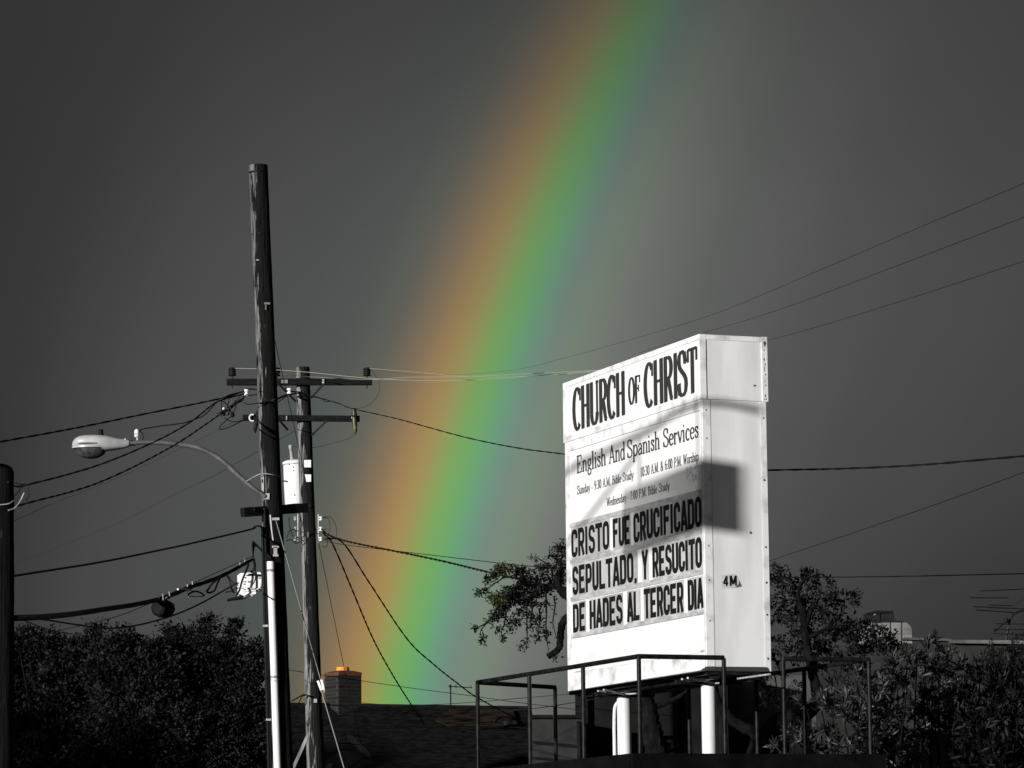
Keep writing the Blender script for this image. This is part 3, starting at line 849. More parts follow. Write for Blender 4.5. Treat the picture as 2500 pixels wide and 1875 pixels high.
b0 = (ph, arm2[0][1] - (arm2[1][1] - arm2[0][1]) / (arm2[1][0] - arm2[0][0]) * (arm2[0][0] - ph))
MB().tube([hp(*b0), hp(*arm2[0]), hp(*arm2[-1])], .018, 8).build('brace', STEEL_D, hs, smooth=True)
bxm = (m1[0] + m2[0]) / 2 - .10
MB().box(hp((bxm + bx1) / 2, (bt + bb) / 2), SX_ * ((bx1 - bxm) / 2), SH_ * .04, Z * ((bt - bb) / 2)).build('board', WHITE, hs)
nsl = int((bxm - bx0) / .045)
for i in range(nsl):                      # slats widen their gaps towards the post to thin the shadow
    c_ = bx0 + (bxm - bx0) * (i + .5) / nsl
    w_ = (bxm - bx0) / nsl * (.60 + .32 * i / nsl)
    MB().box(hp(c_, (bt + bb) / 2), SX_ * (w_ / 2), SH_ * .008, Z * ((bt - bb) / 2 - .006)).build('slat', WHITE, hs)
for z_ in (bt - .012, bb + .012):
    MB().box(hp((bx0 + bxm) / 2, z_), SX_ * ((bxm - bx0) / 2), SH_ * .02, Z * .012).build('slat_rail', WHITE, hs)
for px, py in ((1702, 1002), (1561, 1090)):
    q = hz(cf(px, py))
    MB().tube([hp(q[0], bt - .01), hp(q[0], q[1] + .12)], .014, 6).build('hanger', STEEL_D, hs)

# ------------------------------------------------------------------ utility poles
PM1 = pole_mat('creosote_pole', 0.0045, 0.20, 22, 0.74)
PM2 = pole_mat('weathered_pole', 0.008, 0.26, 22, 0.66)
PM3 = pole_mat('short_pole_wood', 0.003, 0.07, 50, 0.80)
def ground_hit(pa, pb, dist):
    """follow the pole's line from a (upper) through b (lower) to the ground"""
    a, b = at(*pa, dist), at(*pb, dist)
    k = (0 - a.z) / (b.z - a.z)
    return a, a + (b - a) * k
def pole(name, top, low, dist, wtop, wlow, material, label, dome=False):
    a, base = ground_hit(top, low, dist)
    r0 = wtop * mpp(dist) / 2
    k = (base - a).length / (at(*low, dist) - a).length
    r1 = r0 + (wlow - wtop) * mpp(dist) / 2 * k
    o = thing(name, base, label, 'utility pole')
    n = 60
    pts = [base.lerp(a, i / n) for i in range(n + 1)]
    rs = [r1 + (r0 - r1) * i / n for i in range(n + 1)]
    rr_ = random.Random(len(label))
    ph_ = [rr_.random() * 6 for _ in range(5)]
    def bumpf(i, j):
        return 1 + .012 * rr_.uniform(-1, 1) + .022 * math.sin(i * .21 + ph_[0]) * math.cos(j * .8 + ph_[1]) + .012 * math.sin(i * .83 + j * 1.7 + ph_[2]) + .008 * math.sin(i * 1.9 + j * 2.9 + ph_[3])
    if dome:
        ax = (a - base).normalized()
        for h, f in ((.02, .97), (.05, .85), (.075, .6), (.088, .25)):
            pts.append(a + ax * h); rs.append(r0 * f)
    s = MB().tube(pts, rs, 28, bump=bumpf).build('shaft', material, o, smooth=True)
    return o, a, base, s
D1, D2, D3 = 50.0, 60.0, 38.0
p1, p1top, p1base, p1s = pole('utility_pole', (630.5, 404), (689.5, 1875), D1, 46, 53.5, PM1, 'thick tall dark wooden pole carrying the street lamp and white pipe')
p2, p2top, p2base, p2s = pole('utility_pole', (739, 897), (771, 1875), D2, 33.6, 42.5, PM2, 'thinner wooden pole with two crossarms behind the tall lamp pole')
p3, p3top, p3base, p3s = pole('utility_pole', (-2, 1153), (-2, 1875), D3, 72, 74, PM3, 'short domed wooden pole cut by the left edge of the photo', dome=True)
def X1(y): return 630.5 + (y - 404) * (689.5 - 630.5) / (1875 - 404)
def X2(y): return 739 + (y - 897) * (771 - 739) / (1875 - 897)
# cap band marks and old hardware on the tall pole
for y, h in ((424, 5), (574, 3)):
    mb = MB().lathe(at(X1(y), y, D1), (p1top - p1base), [(0, 23.4 * mpp(D1)), (h * mpp(D1), 23.4 * mpp(D1))], 28)
    mb.build('band', mat('band_steel', 0.004, rough=.6, spec=.2), p1, smooth=True)
def hw(name, px, py, w, h, dist, material, parent, d=.02):
    """small flat fitting facing the camera"""
    return MB().box(at(px, py, dist), Vector((w * mpp(dist) / 2, 0, 0)), Vector((0, d / 2, 0)), Vector((0, 0, h * mpp(dist) / 2))).build(name, material, parent)
hw('guy_bracket', 652, 741, 15, 5, D1 - .14, GUY, p1)
hw('guy_bracket', 649, 751, 3, 12, D1 - .14, GUY, p1)
hw('staple', 629, 635, 7, 3, D1 - .125, GALV, p1)
hw('strain_plate', 673, 1267, 18, 6, D1 - .15, GALV, p1)
hw('strain_plate', 672.5, 1335, 17, 5, D1 - .15, GALV, p1)
hw('strain_plate', 672.5, 1346, 9, 22, D1 - .15, GALV, p1)
hw('strain_plate', 673, 1356, 13, 5, D1 - .155, GALV, p1)
MB().tube([at(660, 1257, D1 - .14), at(663, 1290, D1 - .145), at(667, 1320, D1 - .145)], .012, 6).build('ground_rod', GALV, p1)

# heavy timber across the tall pole
a, b = at(592, 1251, D1 - .32), at(747, 1240, D1 + .35)
tb = MB().bar(a, b, .10, .125).build('timber_arm', ARM_WOOD, p1)
hw('bolt', 622, 1245, 3, 9, D1 - .24, STEEL_D, p1, d=.2)

# white and black conduits up the tall pole
def along1(x0, y0, x1, y1, dist): return [at(x0 + (x1 - x0) * i / 12, y0 + (y1 - y0) * i / 12, dist) for i in range(13)]
def to_ground(pts):
    a, b = pts[0], pts[-1]
    k = (0.02 - a.z) / (b.z - a.z)
    return pts + [a + (b - a) * k]
w1 = MB().tube(to_ground(along1(660.5, 1371, 677.5, 1875, D1 - .205)), .052, 20).build('white_pipe', PVC, p1, smooth=True)
for y in (1392, 1652):
    f = (y - 1371) / (1875 - 1371)
    c = at(660.5 + 17 * f, y, D1 - .205)
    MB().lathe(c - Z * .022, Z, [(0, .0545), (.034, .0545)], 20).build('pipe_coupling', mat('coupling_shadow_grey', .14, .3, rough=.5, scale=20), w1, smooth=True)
MB().tube(to_ground(along1(646, 1240, 660.5, 1875, D1 - .17)), .024, 12).build('black_pipe', RUBBER, p1, smooth=True)
MB().tube(to_ground(along1(640.5, 1286, 656, 1875, D1 - .19)), .020, 12).build('black_pipe', RUBBER, p1, smooth=True)
for x, y in ((648, 1528), (656, 1757)):
    hw('pipe_strap', x, y, 13, 5, D1 - .215, GALV, p1)
# cables fanning out of the white pipe
for i in range(5):
    dx = (i - 2) * 2.4
    MB().tube(smooth_path([at(660 + dx, 1376, D1 - .2 + i * .01), at(655 + dx, 1360, D1 - .2), at(640 + dx * .6, 1343 + i, D1 - .2 + i * .012), at(622 + dx * .4, 1324 + i * 2.0, D1 - .22 + i * .02), at(617 + dx * .3, 1330 + i * 4, D1 - .22 + i * .02), at(619, 1365 + i * 2, D1 - .22 + i * .02)], 6), .012, 7).build('riser_cable', RUBBER, p1, smooth=True)

# crossarms on the second pole
def crossarm(xa, ya, xb, yb, h, dist):
    a, b = at(xa, ya, dist), at(xb, yb, dist)
    return MB().bar(a, b, .10, h * mpp(dist)).build('crossarm', ARM_WOOD, p2)
ca1 = crossarm(554, 933, 908.5, 932.5, 15.2, D2 - .17)
ca2 = crossarm(593, 1020, 878, 1022.5, 13.8, D2 - .17)
DB = D2 - .235
def brace(xa, ya, xb, yb):
    MB().bar(at(xa, ya, DB), at(xb, yb, D2 - .10), .034, .012, up=(0, 1, 0)).build('brace', STEEL_D, p2)
brace(791, 937, 759, 972); brace(681, 938, 723, 981); brace(797, 1028, 761, 1063); brace(682, 1026, 703, 1050)
hw('brace_bolt', 789, 931, 5, 10, DB - .01, GALV, p2)
# embossed number tag on the arm (only its strokes can be made out)
tg = hw('number_tag', 694.5, 931.5, 15, 9.5, DB + .008, mat('tag_metal', .02, .06, rough=.6, scale=40), p2, d=.01)
for x in (687.6, 689.4, 691.6, 695.5, 701.6):
    MB().box(at(x, 931.5, DB - .001), Vector((.0038, 0, 0)), Vector((0, .004, 0)), Vector((0, 0, .026))).build('tag_stroke', GALV, tg)
for x, y in ((698.5, 928.4), (698.5, 931.5), (698.5, 934.6)):
    MB().box(at(x, y, DB - .001), Vector((.018, 0, 0)), Vector((0, .004, 0)), Vector((0, 0, .0035))).build('tag_stroke', GALV, tg)
def pin_insulator(x, ybase, ytop, w, dist, material):
    u = mpp(dist)
    base = at(x, ybase, dist)
    h = (ybase - ytop) * u
    R = w * u / 2
    o = MB().lathe(base - Z * .16, Z, [(0, .004), (.06, .012), (.08, .02), (.085, .011), (.16 + h * .35, .011)], 8).build('pin', STEEL_D, ca1)
    b0 = .16 + h * .28
    prof = [(b0, R * .7)]
    n = 4
    hh = (h * .72) / n
    for i in range(n):
        prof += [(b0 + i * hh, R * .98), (b0 + i * hh + hh * .55, R * .92), (b0 + i * hh + hh * .62, R * .72), (b0 + i * hh + hh * .98, R * .72)]
    prof += [(b0 + n * hh, R * .45)]
    MB().lathe(base - Z * .16, Z, prof, 18).build('insulator', material, ca1, smooth=False)
for x in (567, 675.5, 896):
    pin_insulator(x, 925.5, 897, 19.5, D2 - .17, PORC_D)
# fuse cutouts at both ends of the lower arm
c1 = MB().tube([at(864.5, 996, D2 - .26), at(865, 1010, D2 - .26), at(866, 1035, D2 - .26), at(867, 1052, D2 - .26), at(867.5, 1061, D2 - .26)], [.026, .046, .044, .034, .010], 12).build('fuse_cutout', PORC_Y, p2, smooth=True)
hw('cutout_bracket', 864, 1020, 12, 5, D2 - .24, GALV, c1, d=.08)
c2 = MB().tube([at(631, 1000, D2 - .27), at(627, 1030, D2 - .27), at(622.5, 1050, D2 - .27), at(624, 1058, D2 - .27)], [.022, .036, .030, .008], 12).build('fuse_cutout', PORC_D, p2, smooth=True)
ring = [at(616 + 7 * math.cos(a_ * math.pi / 9), 1020 + 8 * math.sin(a_ * math.pi / 9), D2 - .27) for a_ in range(3, 16)]
MB().tube(ring, .013, 7).build('cutout_horn', PORC_W, c2, smooth=True)
hw('arm_gain', 690, 1020, 11, 10, DB, STEEL_D, p2)
hw('arm_gain', 699.5, 1020.5, 2.5, 10, DB - .005, GALV, p2)

# spool insulators
def spool(name_parent, x, y, w, h, dist, axis=Z, material=None):
    u = mpp(dist); R = w * u / 2; H = h * u
    return MB().lathe(at(x, y, dist) - Vector(axis) * (H / 2), axis, [(0, R * .75), (H * .08, R), (H * .34, R), (H * .42, R * .55), (H * .58, R * .55), (H * .66, R), (H * .92, R), (H, R * .75)], 16).build('spool_insulator', material or PORC_W, name_parent, smooth=False)
spool(p2, 706.5, 955, 12.5, 15, D2 - .30)
MB().bar(at(706.5, 955, D2 - .30), at(738, 958, D2 - .08), .02, .02).build('clevis', STEEL_D, p2)
spool(p1, 602, 958.5, 11.5, 17, D1 - .05)
MB().bar(at(607, 950, D1 - .05), at(640, 952, D1), .012, .012).build('clevis', STEEL_D, p1)
MB().bar(at(607, 966, D1 - .05), at(640, 961, D1), .012, .012).build('clevis', STEEL_D, p1)
for sx in (783.5, 721.5):
    rk = MB().tube([at(sx + (6 if sx < 750 else -6), 1255, D2 - .12), at(sx + (6 if sx < 750 else -6), 1326, D2 - .12)], .012, 6).build('secondary_rack', GALV, p2)
    for y in (1266, 1291.5, 1316):
        u = mpp(D2 - .12); R = 4.8 * u; H = 10.5 * u
        MB().lathe(at(sx, y, D2 - .12) - Z * (H / 2), Z, [(0, R * .75), (H * .1, R), (H * .34, R), (H * .42, R * .5), (H * .58, R * .5), (H * .66, R), (H * .9, R), (H, R * .75)], 12).build('spool_insulator', PORC_W if sx > 750 else GALV, rk)
# pole plates
for pts in (((742.3, 1123), (759.2, 1123), (759, 1141), (742.6, 1141)), ((743.2, 1158), (759.3, 1158.5), (759.2, 1176), (747, 1176.5))):
    MB().prism([at(x, y, D2 - .17) for x, y in pts], (0, .05, 0)).build('pole_plate', PVC, p2)
hw('pole_bolt', 757, 1235, 7, 7, D2 - .15, STEEL_D, p2)
# clamp and drip lines low on the second pole
hw('clamp', 770, 1711, 8, 9, D2 - .16, GALV, p2, d=.06)

# ------------------------------------------------------------------ transformer
tr_c = at(724, 1232, D2 + .30)
tr = thing('pole_transformer', tr_c, 'white cylindrical transformer can hung beside the thinner pole', 'transformer')
u = mpp(D2 + .3)
ax = (at(720.5, 1126, D2 + .3) - tr_c).normalized()
H = (1232 - 1127) * u
R = 29.5 * u
tk = MB().lathe(tr_c, ax, [(0, R * .93), (.02, R * .97), (H * .5, R), (H - .02, R), (H, R)], 36).build('tank', TANK, tr, smooth=True)
MB().lathe(tr_c + ax * H, ax, [(-.035, R * 1.06), (-.005, R * 1.06), (.004, R * 1.03), (.03, R * .75), (.045, R * .25)], 36).build('lid', TANK, tr, smooth=True)
MB().lathe(tr_c + ax * (H - .052), ax, [(0, R * 1.004), (.014, R * 1.012), (.016, R * 1.0)], 36).build('lid_band', GALV, tr)
bp = at(713.5, 1121, D2 + .2)
bt2 = at(708.5, 1086, D2 + .2)
bx_ = (bt2 - bp).normalized(); bl = (bt2 - bp).length
prof = []
for i in range(8):
    prof += [(bl * .7 * i / 8, .036 - .0012 * i), (bl * .7 * (i + .5) / 8, .036 - .0012 * i), (bl * .7 * (i + .55) / 8, .024)]
prof += [(bl * .7, .024), (bl * .72, .032), (bl * .97, .030), (bl, .012)]
MB().lathe(bp, bx_, prof, 14).build('bushing', GALV, tr)
for x, y in ((703, 1133), (715, 1140), (715, 1148), (718, 1208)):
    MB().lathe(at(x, y, D2 + .3 - R - .004), (0, -1, 0), [(0, .012), (.012, .010)], 8).build('tank_stud', GALV, tk)
MB().bar(at(690, 1174, D2 + .1), at(700, 1175, D2 + .12), .02, .02).build('ground_lug', STEEL_D, tr)
MB().bar(at(735, 1150, D2 + .3), at(746, 1150, D2 + .05), .05, .08).build('hanger_bracket', GALV, tr)
MB().bar(at(735, 1215, D2 + .3), at(748, 1215, D2 + .05), .05, .08).build('hanger_bracket', GALV, tr)

# ------------------------------------------------------------------ street lamp on the tall pole
DLp = D1 - .16
lroot = at(650, 1212, D1 - .13)
lamp = thing('street_lamp', lroot, 'grey cobra head street lamp on a long curved pipe arm', 'street lamp')
armk = [(648, 1213), (622, 1194), (597.5, 1174), (572, 1151), (548, 1129), (523, 1111.5), (498, 1099.5), (475, 1091), (440, 1085), (398, 1080.5), (360, 1079.5), (339, 1080), (311, 1081.5)]
MB().tube(smooth_path([at(x, y, DLp - .02 * i / 12) for i, (x, y) in enumerate(armk)], 5), [.033] * 61, 14).build('arm', mat('arm_pipe', .045, .11, rough=.6, scale=7), lamp, smooth=True)
hw('mount_plate', 651, 1212, 14, 15, D1 - .155, GALV, lamp)
hw('mount_plate', 641.5, 1182, 6, 45, D1 - .13, GALV, lamp)
hw('mount_hole', 640.5, 1174, 2.6, 8, D1 - .142, STEEL_D, lamp, d=.006)
# head: superellipse sections along its length
def head_section(x, y_top, y_bot, halfw, n=20):
    c_t, c_b = at(x, y_top, DLp - .02), at(x, y_bot, DLp - .02)
    c = (c_t + c_b) / 2; hh = (c_t - c_b).length / 2
    out = []
    for j in range(n):
        a_ = 2 * math.pi * j / n
        ca, sa = math.cos(a_), math.sin(a_)
        e = .75
        out.append(c + Vector((0, 1, 0)) * (halfw * math.copysign(abs(ca) ** e, ca)) + Z * (hh * math.copysign(abs(sa) ** e, sa)))
    return out
secs = [(176.5, 1084, 1088, .02), (178.5, 1078, 1092, .07), (184, 1071, 1094, .115), (194, 1065.5, 1094.5, .15), (210, 1062.5, 1095, .17), (235, 1062, 1096.5, .175), (258, 1063.5, 1101, .165), (275, 1067, 1099.5, .135), (290, 1071, 1097, .095), (305, 1072, 1094, .065), (314, 1073.5, 1091.5, .052), (316, 1075, 1089, .045)]
mb = MB(); vs = []
for s_ in secs: vs += head_section(*s_)
n = 20
mb.add(vs, [(i * n + j, i * n + (j + 1) % n, (i + 1) * n + (j + 1) % n, (i + 1) * n + j) for i in range(len(secs) - 1) for j in range(n)] + [tuple(range(n)), tuple((len(secs) - 1) * n + j for j in range(n))][::1])
hd = mb.build('lamp_head', LAMP, lamp, smooth=True)
# rim and lens bowl
rim = MB(); ring = []
cr = at(221, 1093.5, DLp - .02)
for k_, (zz, f_) in enumerate(((-.035, 1.0), (0, 1.03), (.03, 1.0))):
    pass
def bowl(prof, mat_, name, cx, cy, ra, rb, parent, n=32):
    c = at(cx, cy, DLp - .02); vs = []
    for (f_, dz) in prof:
        for j in range(n):
            a_ = 2 * math.pi * j / n
            vs.append(c + Vector((ra * f_ * math.cos(a_), rb * f_ * math.sin(a_), dz)))
    k = len(prof)
    fs = [(i * n + j, i * n + (j + 1) % n, (i + 1) * n + (j + 1) % n, (i + 1) * n + j) for i in range(k - 1) for j in range(n)] + [tuple(range(n)), tuple((k - 1) * n + j for j in range(n))]
    return MB().add(vs, fs).build(name, mat_, parent, smooth=True)
u = mpp(DLp)
bowl([(.98, .03), (1.03, .02), (1.03, -.004), (.97, -.008)], LAMP, 'door_rim', 221, 1094, 44.5 * u, .180, hd)
bowl([(1, 0), (.97, -.035), (.86, -.075), (.66, -.108), (.38, -.13), (.12, -.138)], LENS, 'lens', 222, 1095.5, 39 * u, .155, hd)
bowl([(1.0, .006), (1.006, .004), (1.006, -.004), (1.0, -.006)], STEEL_D, 'seam', 223, 1085.5, 45.5 * u, .184, hd)
MB().lathe(at(246, 1063, DLp - .02), Z, [(0, .04), (.022, .04), (.023, .034), (.075, .034), (.082, .028)], 16).build('photocell', RUBBER, hd, smooth=True)
MB().lathe(at(306, 1073, DLp - .06), Z, [(0, .012), (.012, .010)], 8).build('latch_bolt', PORC_W, hd)
MB().lathe(at(334, 1068, DLp - .02), Z, [(0, .02), (.01, .034), (.05, .036), (.075, .034), (.1, .03), (.112, .02)], 14).build('service_spool', CLOSURE, lamp, smooth=True)
MB().tube([at(336, 1082, DLp - .02), at(335.5, 1066, DLp - .02)], .014, 8).build('spool_stem', GALV, lamp)
MB().tube([at(322, 1075, DLp), at(322, 1088, DLp)], .045, 12).build('arm_clamp', STEEL_D, lamp)
MB().tube(smooth_path([at(341, 1051, DLp), at(347, 1058, DLp), at(349.5, 1066, DLp), at(346, 1078, DLp)], 6), .009, 6).build('drop_lead', RUBBER, lamp, smooth=True)
MB().tube(smooth_path([at(600, 1176, DLp - .05), at(622, 1163, DLp - .05), at(641, 1156.5, DLp - .05), at(664, 1158.5, DLp - .02), at(684, 1164, DLp + .1)], 8), .007, 6).build('tie_wire', GALV, lamp, smooth=True)

# ------------------------------------------------------------------ aerial telephone cable, splice case, terminal
CABK = [(616, 1366, 49.3), (586, 1383, 49.0), (546, 1404, 48.65), (500, 1422, 48.2), (471, 1431, 47.95), (432, 1447, 47.4), (396, 1461, 47.0), (330, 1476, 46.0), (264, 1486, 45.0), (200, 1496, 43.8), (151, 1502, 42.5), (90, 1507, 40.5), (36, 1509, 38.3)]
path = smooth_path([at(*k) for k in CABK], 8)
nn_ = len(path)
mb = MB().tube(path, [.020 + .014 * min(1, i / nn_ * 1.4) + (.004 if (i // 3) % 2 and i < nn_ * .5 else 0) for i in range(nn_)], 10)
cab = tag(mb.build('telephone_cable', RUBBER, None, smooth=True, origin=path[0]), 'very thick black lashed cable sagging between the tall pole and the left pole', 'cable')
for (x, y, d) in ((470, 1430, 47.98), (458, 1437, 47.80), (414, 1455, 47.20), (398, 1461, 46.90), (388, 1470, 46.90), (586, 1382, 49.10), (598, 1375, 49.25)):
    MB().box(at(x, y - 2, d - .05), Vector((.006, 0, .002)), Vector((0, .02, 0)), Vector((-.004, 0, .045))).build('lashing_strap', GALV, cab)
wire('cable_loop', [(541, 1406, 48.25), (519, 1424, 48.05), (509, 1438, 48.15), (505, 1444, 48.15), (512, 1447, 48.15), (524, 1441, 47.95), (531, 1424, 48.15), (540, 1406, 48.25)], .014, 'black slack loop under the thick telephone cable near the silver box', cat='cable')
wire('cable_lead', [(552, 1402, 48.85), (560, 1418, 48.85), (565, 1436, 48.85), (571, 1447, 48.95)], .013, 'short black lead dropping from the thick cable to the silver box', cat='cable')
lp = thing('slack_bracket', at(465, 1448, 47.90), 'small bright metal snowshoe bracket hanging on the thick telephone cable', 'bracket')
MB().tube(smooth_path([at(434, 1438.5, 47.35), at(452, 1438.5, 47.60), at(471, 1442, 47.90)], 6), .013, 8).build('bright_bar', PORC_W, lp, smooth=True)
MB().tube(smooth_path([at(460, 1456, 47.70), at(462, 1449, 47.70), at(480, 1444, 47.90), at(498, 1452, 48.20), at(494, 1456, 48.20)], 6), [.012] * 25, 7).build('cable_bight', RUBBER, lp, smooth=True)
MB().tube([at(460, 1456, 47.70), at(495, 1456, 48.20)], .008, 6).build('bright_bar', GALV, lp)
sc_ = thing('splice_case', at(410, 1485, 46.90), 'dark cylindrical splice case slung under the thick telephone cable', 'splice case')
def disc_sec(x, yc, ry, rdep, dist):
    return (x, yc, ry, rdep, dist)
mb = MB()
c_l, c_r = at(384, 1484, 46.80), at(440, 1489, 47.30)
axd = (c_r - c_l).normalized()
mb.lathe(c_l, axd, [(0, .075), (.02, .108), (.05, .118), (.20, .120), (.212, .105), (.218, .095)], 8)
mb.build('case_body', mat('case_grey', .004, .008, rough=.7, scale=9), sc_)
MB().lathe(c_l + axd * .215, axd, [(0, .10), (.06, .10), (.085, .085)], 8).build('case_end', RUBBER, sc_)
for i, (dx, dz) in enumerate(((.0, .03), (.04, .035), (.03, -.03), (-.02, -.03))):
    MB().lathe(at(417 + dx * 200, 1482 - dz * 170, 46.86), (0, -1, 0), [(0, .012), (.008, .012)], 8).build('case_bolt', RUBBER, sc_)
MB().tube([c_l + axd * .04 + Z * .10, at(386, 1464, 46.90)], .010, 6).build('strap', GALV, sc_)
MB().tube([c_l + axd * .14 + Z * .10, at(408, 1458, 47.00)], .010, 6).build('strap', GALV, sc_)
tb_ = thing('terminal_box', at(608, 1455, 50.080), 'shiny silver terminal box with black leads strapped left of the tall pole', 'terminal box')
pts = [(579, 1405), (587, 1399), (625, 1397), (625, 1450), (602, 1455), (580, 1453)]
MB().prism([at(x, y, 50.000) for x, y in pts], (0, .12, 0)).build('box_body', TANK, tb_)
MB().prism([at(x, y, 49.980) for x, y in ((594, 1407), (624, 1406), (624, 1443), (592, 1445))], (0, .03, 0)).build('box_lid', PORC_W, tb_)
MB().prism([at(x, y, 50.020) for x, y in ((626.5, 1397), (638, 1397), (638, 1441), (626.5, 1444))], (0, .1, 0)).build('side_bracket', CLOSURE, tb_)
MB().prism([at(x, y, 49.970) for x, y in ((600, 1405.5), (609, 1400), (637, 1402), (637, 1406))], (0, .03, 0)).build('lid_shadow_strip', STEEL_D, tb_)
MB().prism([at(x, y, 49.955) for x, y in ((603, 1434), (638, 1436), (638, 1440), (604, 1439))], (0, .03, 0)).build('latch', GALV, tb_)
for i, (x, y) in enumerate(((582, 1451), (598, 1456), (616, 1452))):
    MB().lathe(at(x, y, 49.98), (0.1, -.3, -.9), [(0, .02), (.03, .018), (.035, .008)], 8).build('gland', GALV, tb_)
for x, y, w_, h_ in ((596, 1420, 5, 3), (607, 1420, 5, 4), (595, 1426, 4, 3), (597, 1410, 4, 3), (591, 1436, 3, 3), (596, 1439, 3, 3)):
    hw('label_mark', x, y, w_, h_, 49.968, GALV, tb_, d=.01)
MB().tube(smooth_path([at(607, 1377, 49.980), at(601, 1394, 49.880), at(592, 1415, 49.830), at(585, 1440, 49.830), at(577, 1454, 49.880)], 6), .014, 8).build('box_lead', RUBBER, tb_, smooth=True)
MB().tube([at(554, 1465.5, 49.880), at(577, 1461, 49.880), at(594, 1458, 49.880)], [.016, .026, .03], 8).build('box_stub', RUBBER, tb_)
MB().tube(smooth_path([at(623, 1380, 49.980), at(624, 1405, 49.900), at(621, 1420, 49.880), at(612, 1434, 49.880)], 6), .008, 6).build('box_lead', RUBBER, tb_, smooth=True)
MB().tube(smooth_path([at(619, 1365, 50.080), at(622, 1385, 49.980), at(612, 1398, 49.980)], 6), .018, 6).build('box_lead', RUBBER, tb_, smooth=True)
for k in ([(578, 1428), (568, 1421), (557, 1405)], [(579, 1434), (566, 1443), (550, 1446)], [(580, 1422), (566, 1432), (550, 1440)]):
    MB().tube(smooth_path([at(x, y, 49.980) for x, y in k], 5), .008, 6).build('box_lead', RUBBER, tb_, smooth=True)

# ------------------------------------------------------------------ wires
wire('service_cable', [(-30, 1085, 40), (0, 1079, 41), (190, 1044, 44), (352, 1011, 47), (531, 974.6, 49.6), (600, 954, 50)], .0075, 'topmost twisted black cable running off the left edge above the lamp', twist=.006, strands=2, pitch=1.1)
wire('service_cable', [(35, 1186, 38), (65, 1184, 38.5), (230, 1139, 42), (366, 1084, 45), (461, 1033, 47.5), (531, 981, 49.6), (596, 962, 50)], .0080, 'black cable crossing just under the lamp head to the left pole', twist=.004, strands=2, pitch=1.1)
wire('service_cable', [(38, 1236, 38), (68, 1228, 38.5), (244, 1177, 42), (420, 1090, 46), (537, 1012, 49.5), (560, 1000, 49.8), (598, 968, 50)], .0065, 'lower of the two black cables from the left pole passing behind the lamp arm', twist=.006, strands=2, pitch=.8)
wire('lamp_lead', [(341, 1050, DLp), (356, 1046, DLp), (400, 1039, DLp), (447, 1033, 49.8), (480, 1022, 49.8), (502, 1011, 49.8), (532, 978, 49.8)], .0085, 'short black lead from the lamp arm up to the wire tangle')
wire('thin_line', [(-30, 1298, 58), (38, 1270, 60), (120, 1233, 61), (290, 1165, 61), (420, 1105, 61), (560, 1036, 60.5), (650, 990, 60.2), (735, 950, 60)], (.005, .0012), 'faint thin line below the two cables at far left', material=RUBBER2)
wire('thin_line', [(-30, 1400, 80), (120, 1344, 78), (306, 1269, 74), (416, 1212, 70), (526, 1160, 66), (600, 1118, 63), (634, 1100, 61), (720, 1052, 60.1)], (.0015, .005), 'faint straight line rising behind the curved lamp arm', material=RUBBER2)
wire('drop_cable', [(34, 1406, 38.2), (245, 1372.5, 43), (396, 1342, 46), (470, 1326, 47.6), (610, 1293, 49.7), (620, 1287, 49.7), (632, 1284, 49.7), (639, 1289, 49.75), (642, 1310, 49.8)], .0125, 'single thick black cable halfway between the lamp and the telephone cable')
wire('drop_cable', [(36, 1506, 38.3), (102, 1512, 40.5), (245, 1532.6, 44), (320, 1529, 45.5), (400, 1510, 47), (452, 1491, 47.8), (500, 1468, 48.2), (546, 1442, 48.8), (578, 1424, 49.6)], .011, 'thin black cable hanging below the thick telephone cable')
wire('thin_line', [(130, 1543, 46), (300, 1500, 46.5), (471, 1424, 48.0), (618, 1357, 49.3)], .005, 'thin strand crossing behind the thick telephone cable', material=RUBBER2)
wire('thin_line', [(60, 1516, 40), (132, 1540, 44), (230, 1556, 50), (330, 1572, 56), (420, 1575, 58)], .006, 'thin line dipping into the dark tree at left', material=RUBBER2)
# tangle of jumpers beside the tall pole
JG = 'jumpers in the tangle left of the tall pole'
JL = 'short black jumper wire in the tangle left of the tall pole'
for k in ([(531, 975), (541, 982), (541, 1000), (541, 1018)], [(541, 978), (552, 985), (560, 998), (566, 1008)], [(560, 972), (556, 990), (552, 1000), (544, 1001)],
          [(573, 976), (576, 984), (574, 998), (570, 1008)], [(588, 974), (572, 986), (562, 1000), (556, 1014)], [(530, 1010), (545, 1004), (565, 990), (592, 978), (594, 966)],
          [(548, 978), (553, 967), (570, 961), (594, 956)], [(567, 1015), (553, 1026), (540, 1038), (536, 1047), (544, 1048), (566, 1040), (594, 1026)],
          [(548, 1020), (562, 1028), (578, 1030), (592, 1026)], [(594, 982), (604, 987), (618, 986), (634, 984)], [(600, 949), (612, 949), (626, 951)], [(553, 1014), (560, 1010), (562, 996), (584, 970), (593, 960)]):
    wire('jumper_wire', [(x, y, 49.75 + .02 * i) for i, (x, y) in enumerate(k)], .0065, JL, group=JG, sub=6)
wire('pole_jumper', [(634, 985, 49.8), (650, 981, D1 - .17), (676, 974, D1 - .16), (690, 968, 52), (706, 963, D2 - .33), (738, 960, D2 - .2), (756, 966, D2 - .16)], .010, 'black jumper wrapping across the tall pole to the white spool', twist=.006, strands=2, pitch=.4)
wire('pole_jumper', [(617, 1016, D2 - .3), (630, 1006, 55), (650, 996, 51), (672, 986, D1 - .17), (690, 974, 53), (704, 964, D2 - .32)], .008, 'black lead from the lower arm ring up across the tall pole')
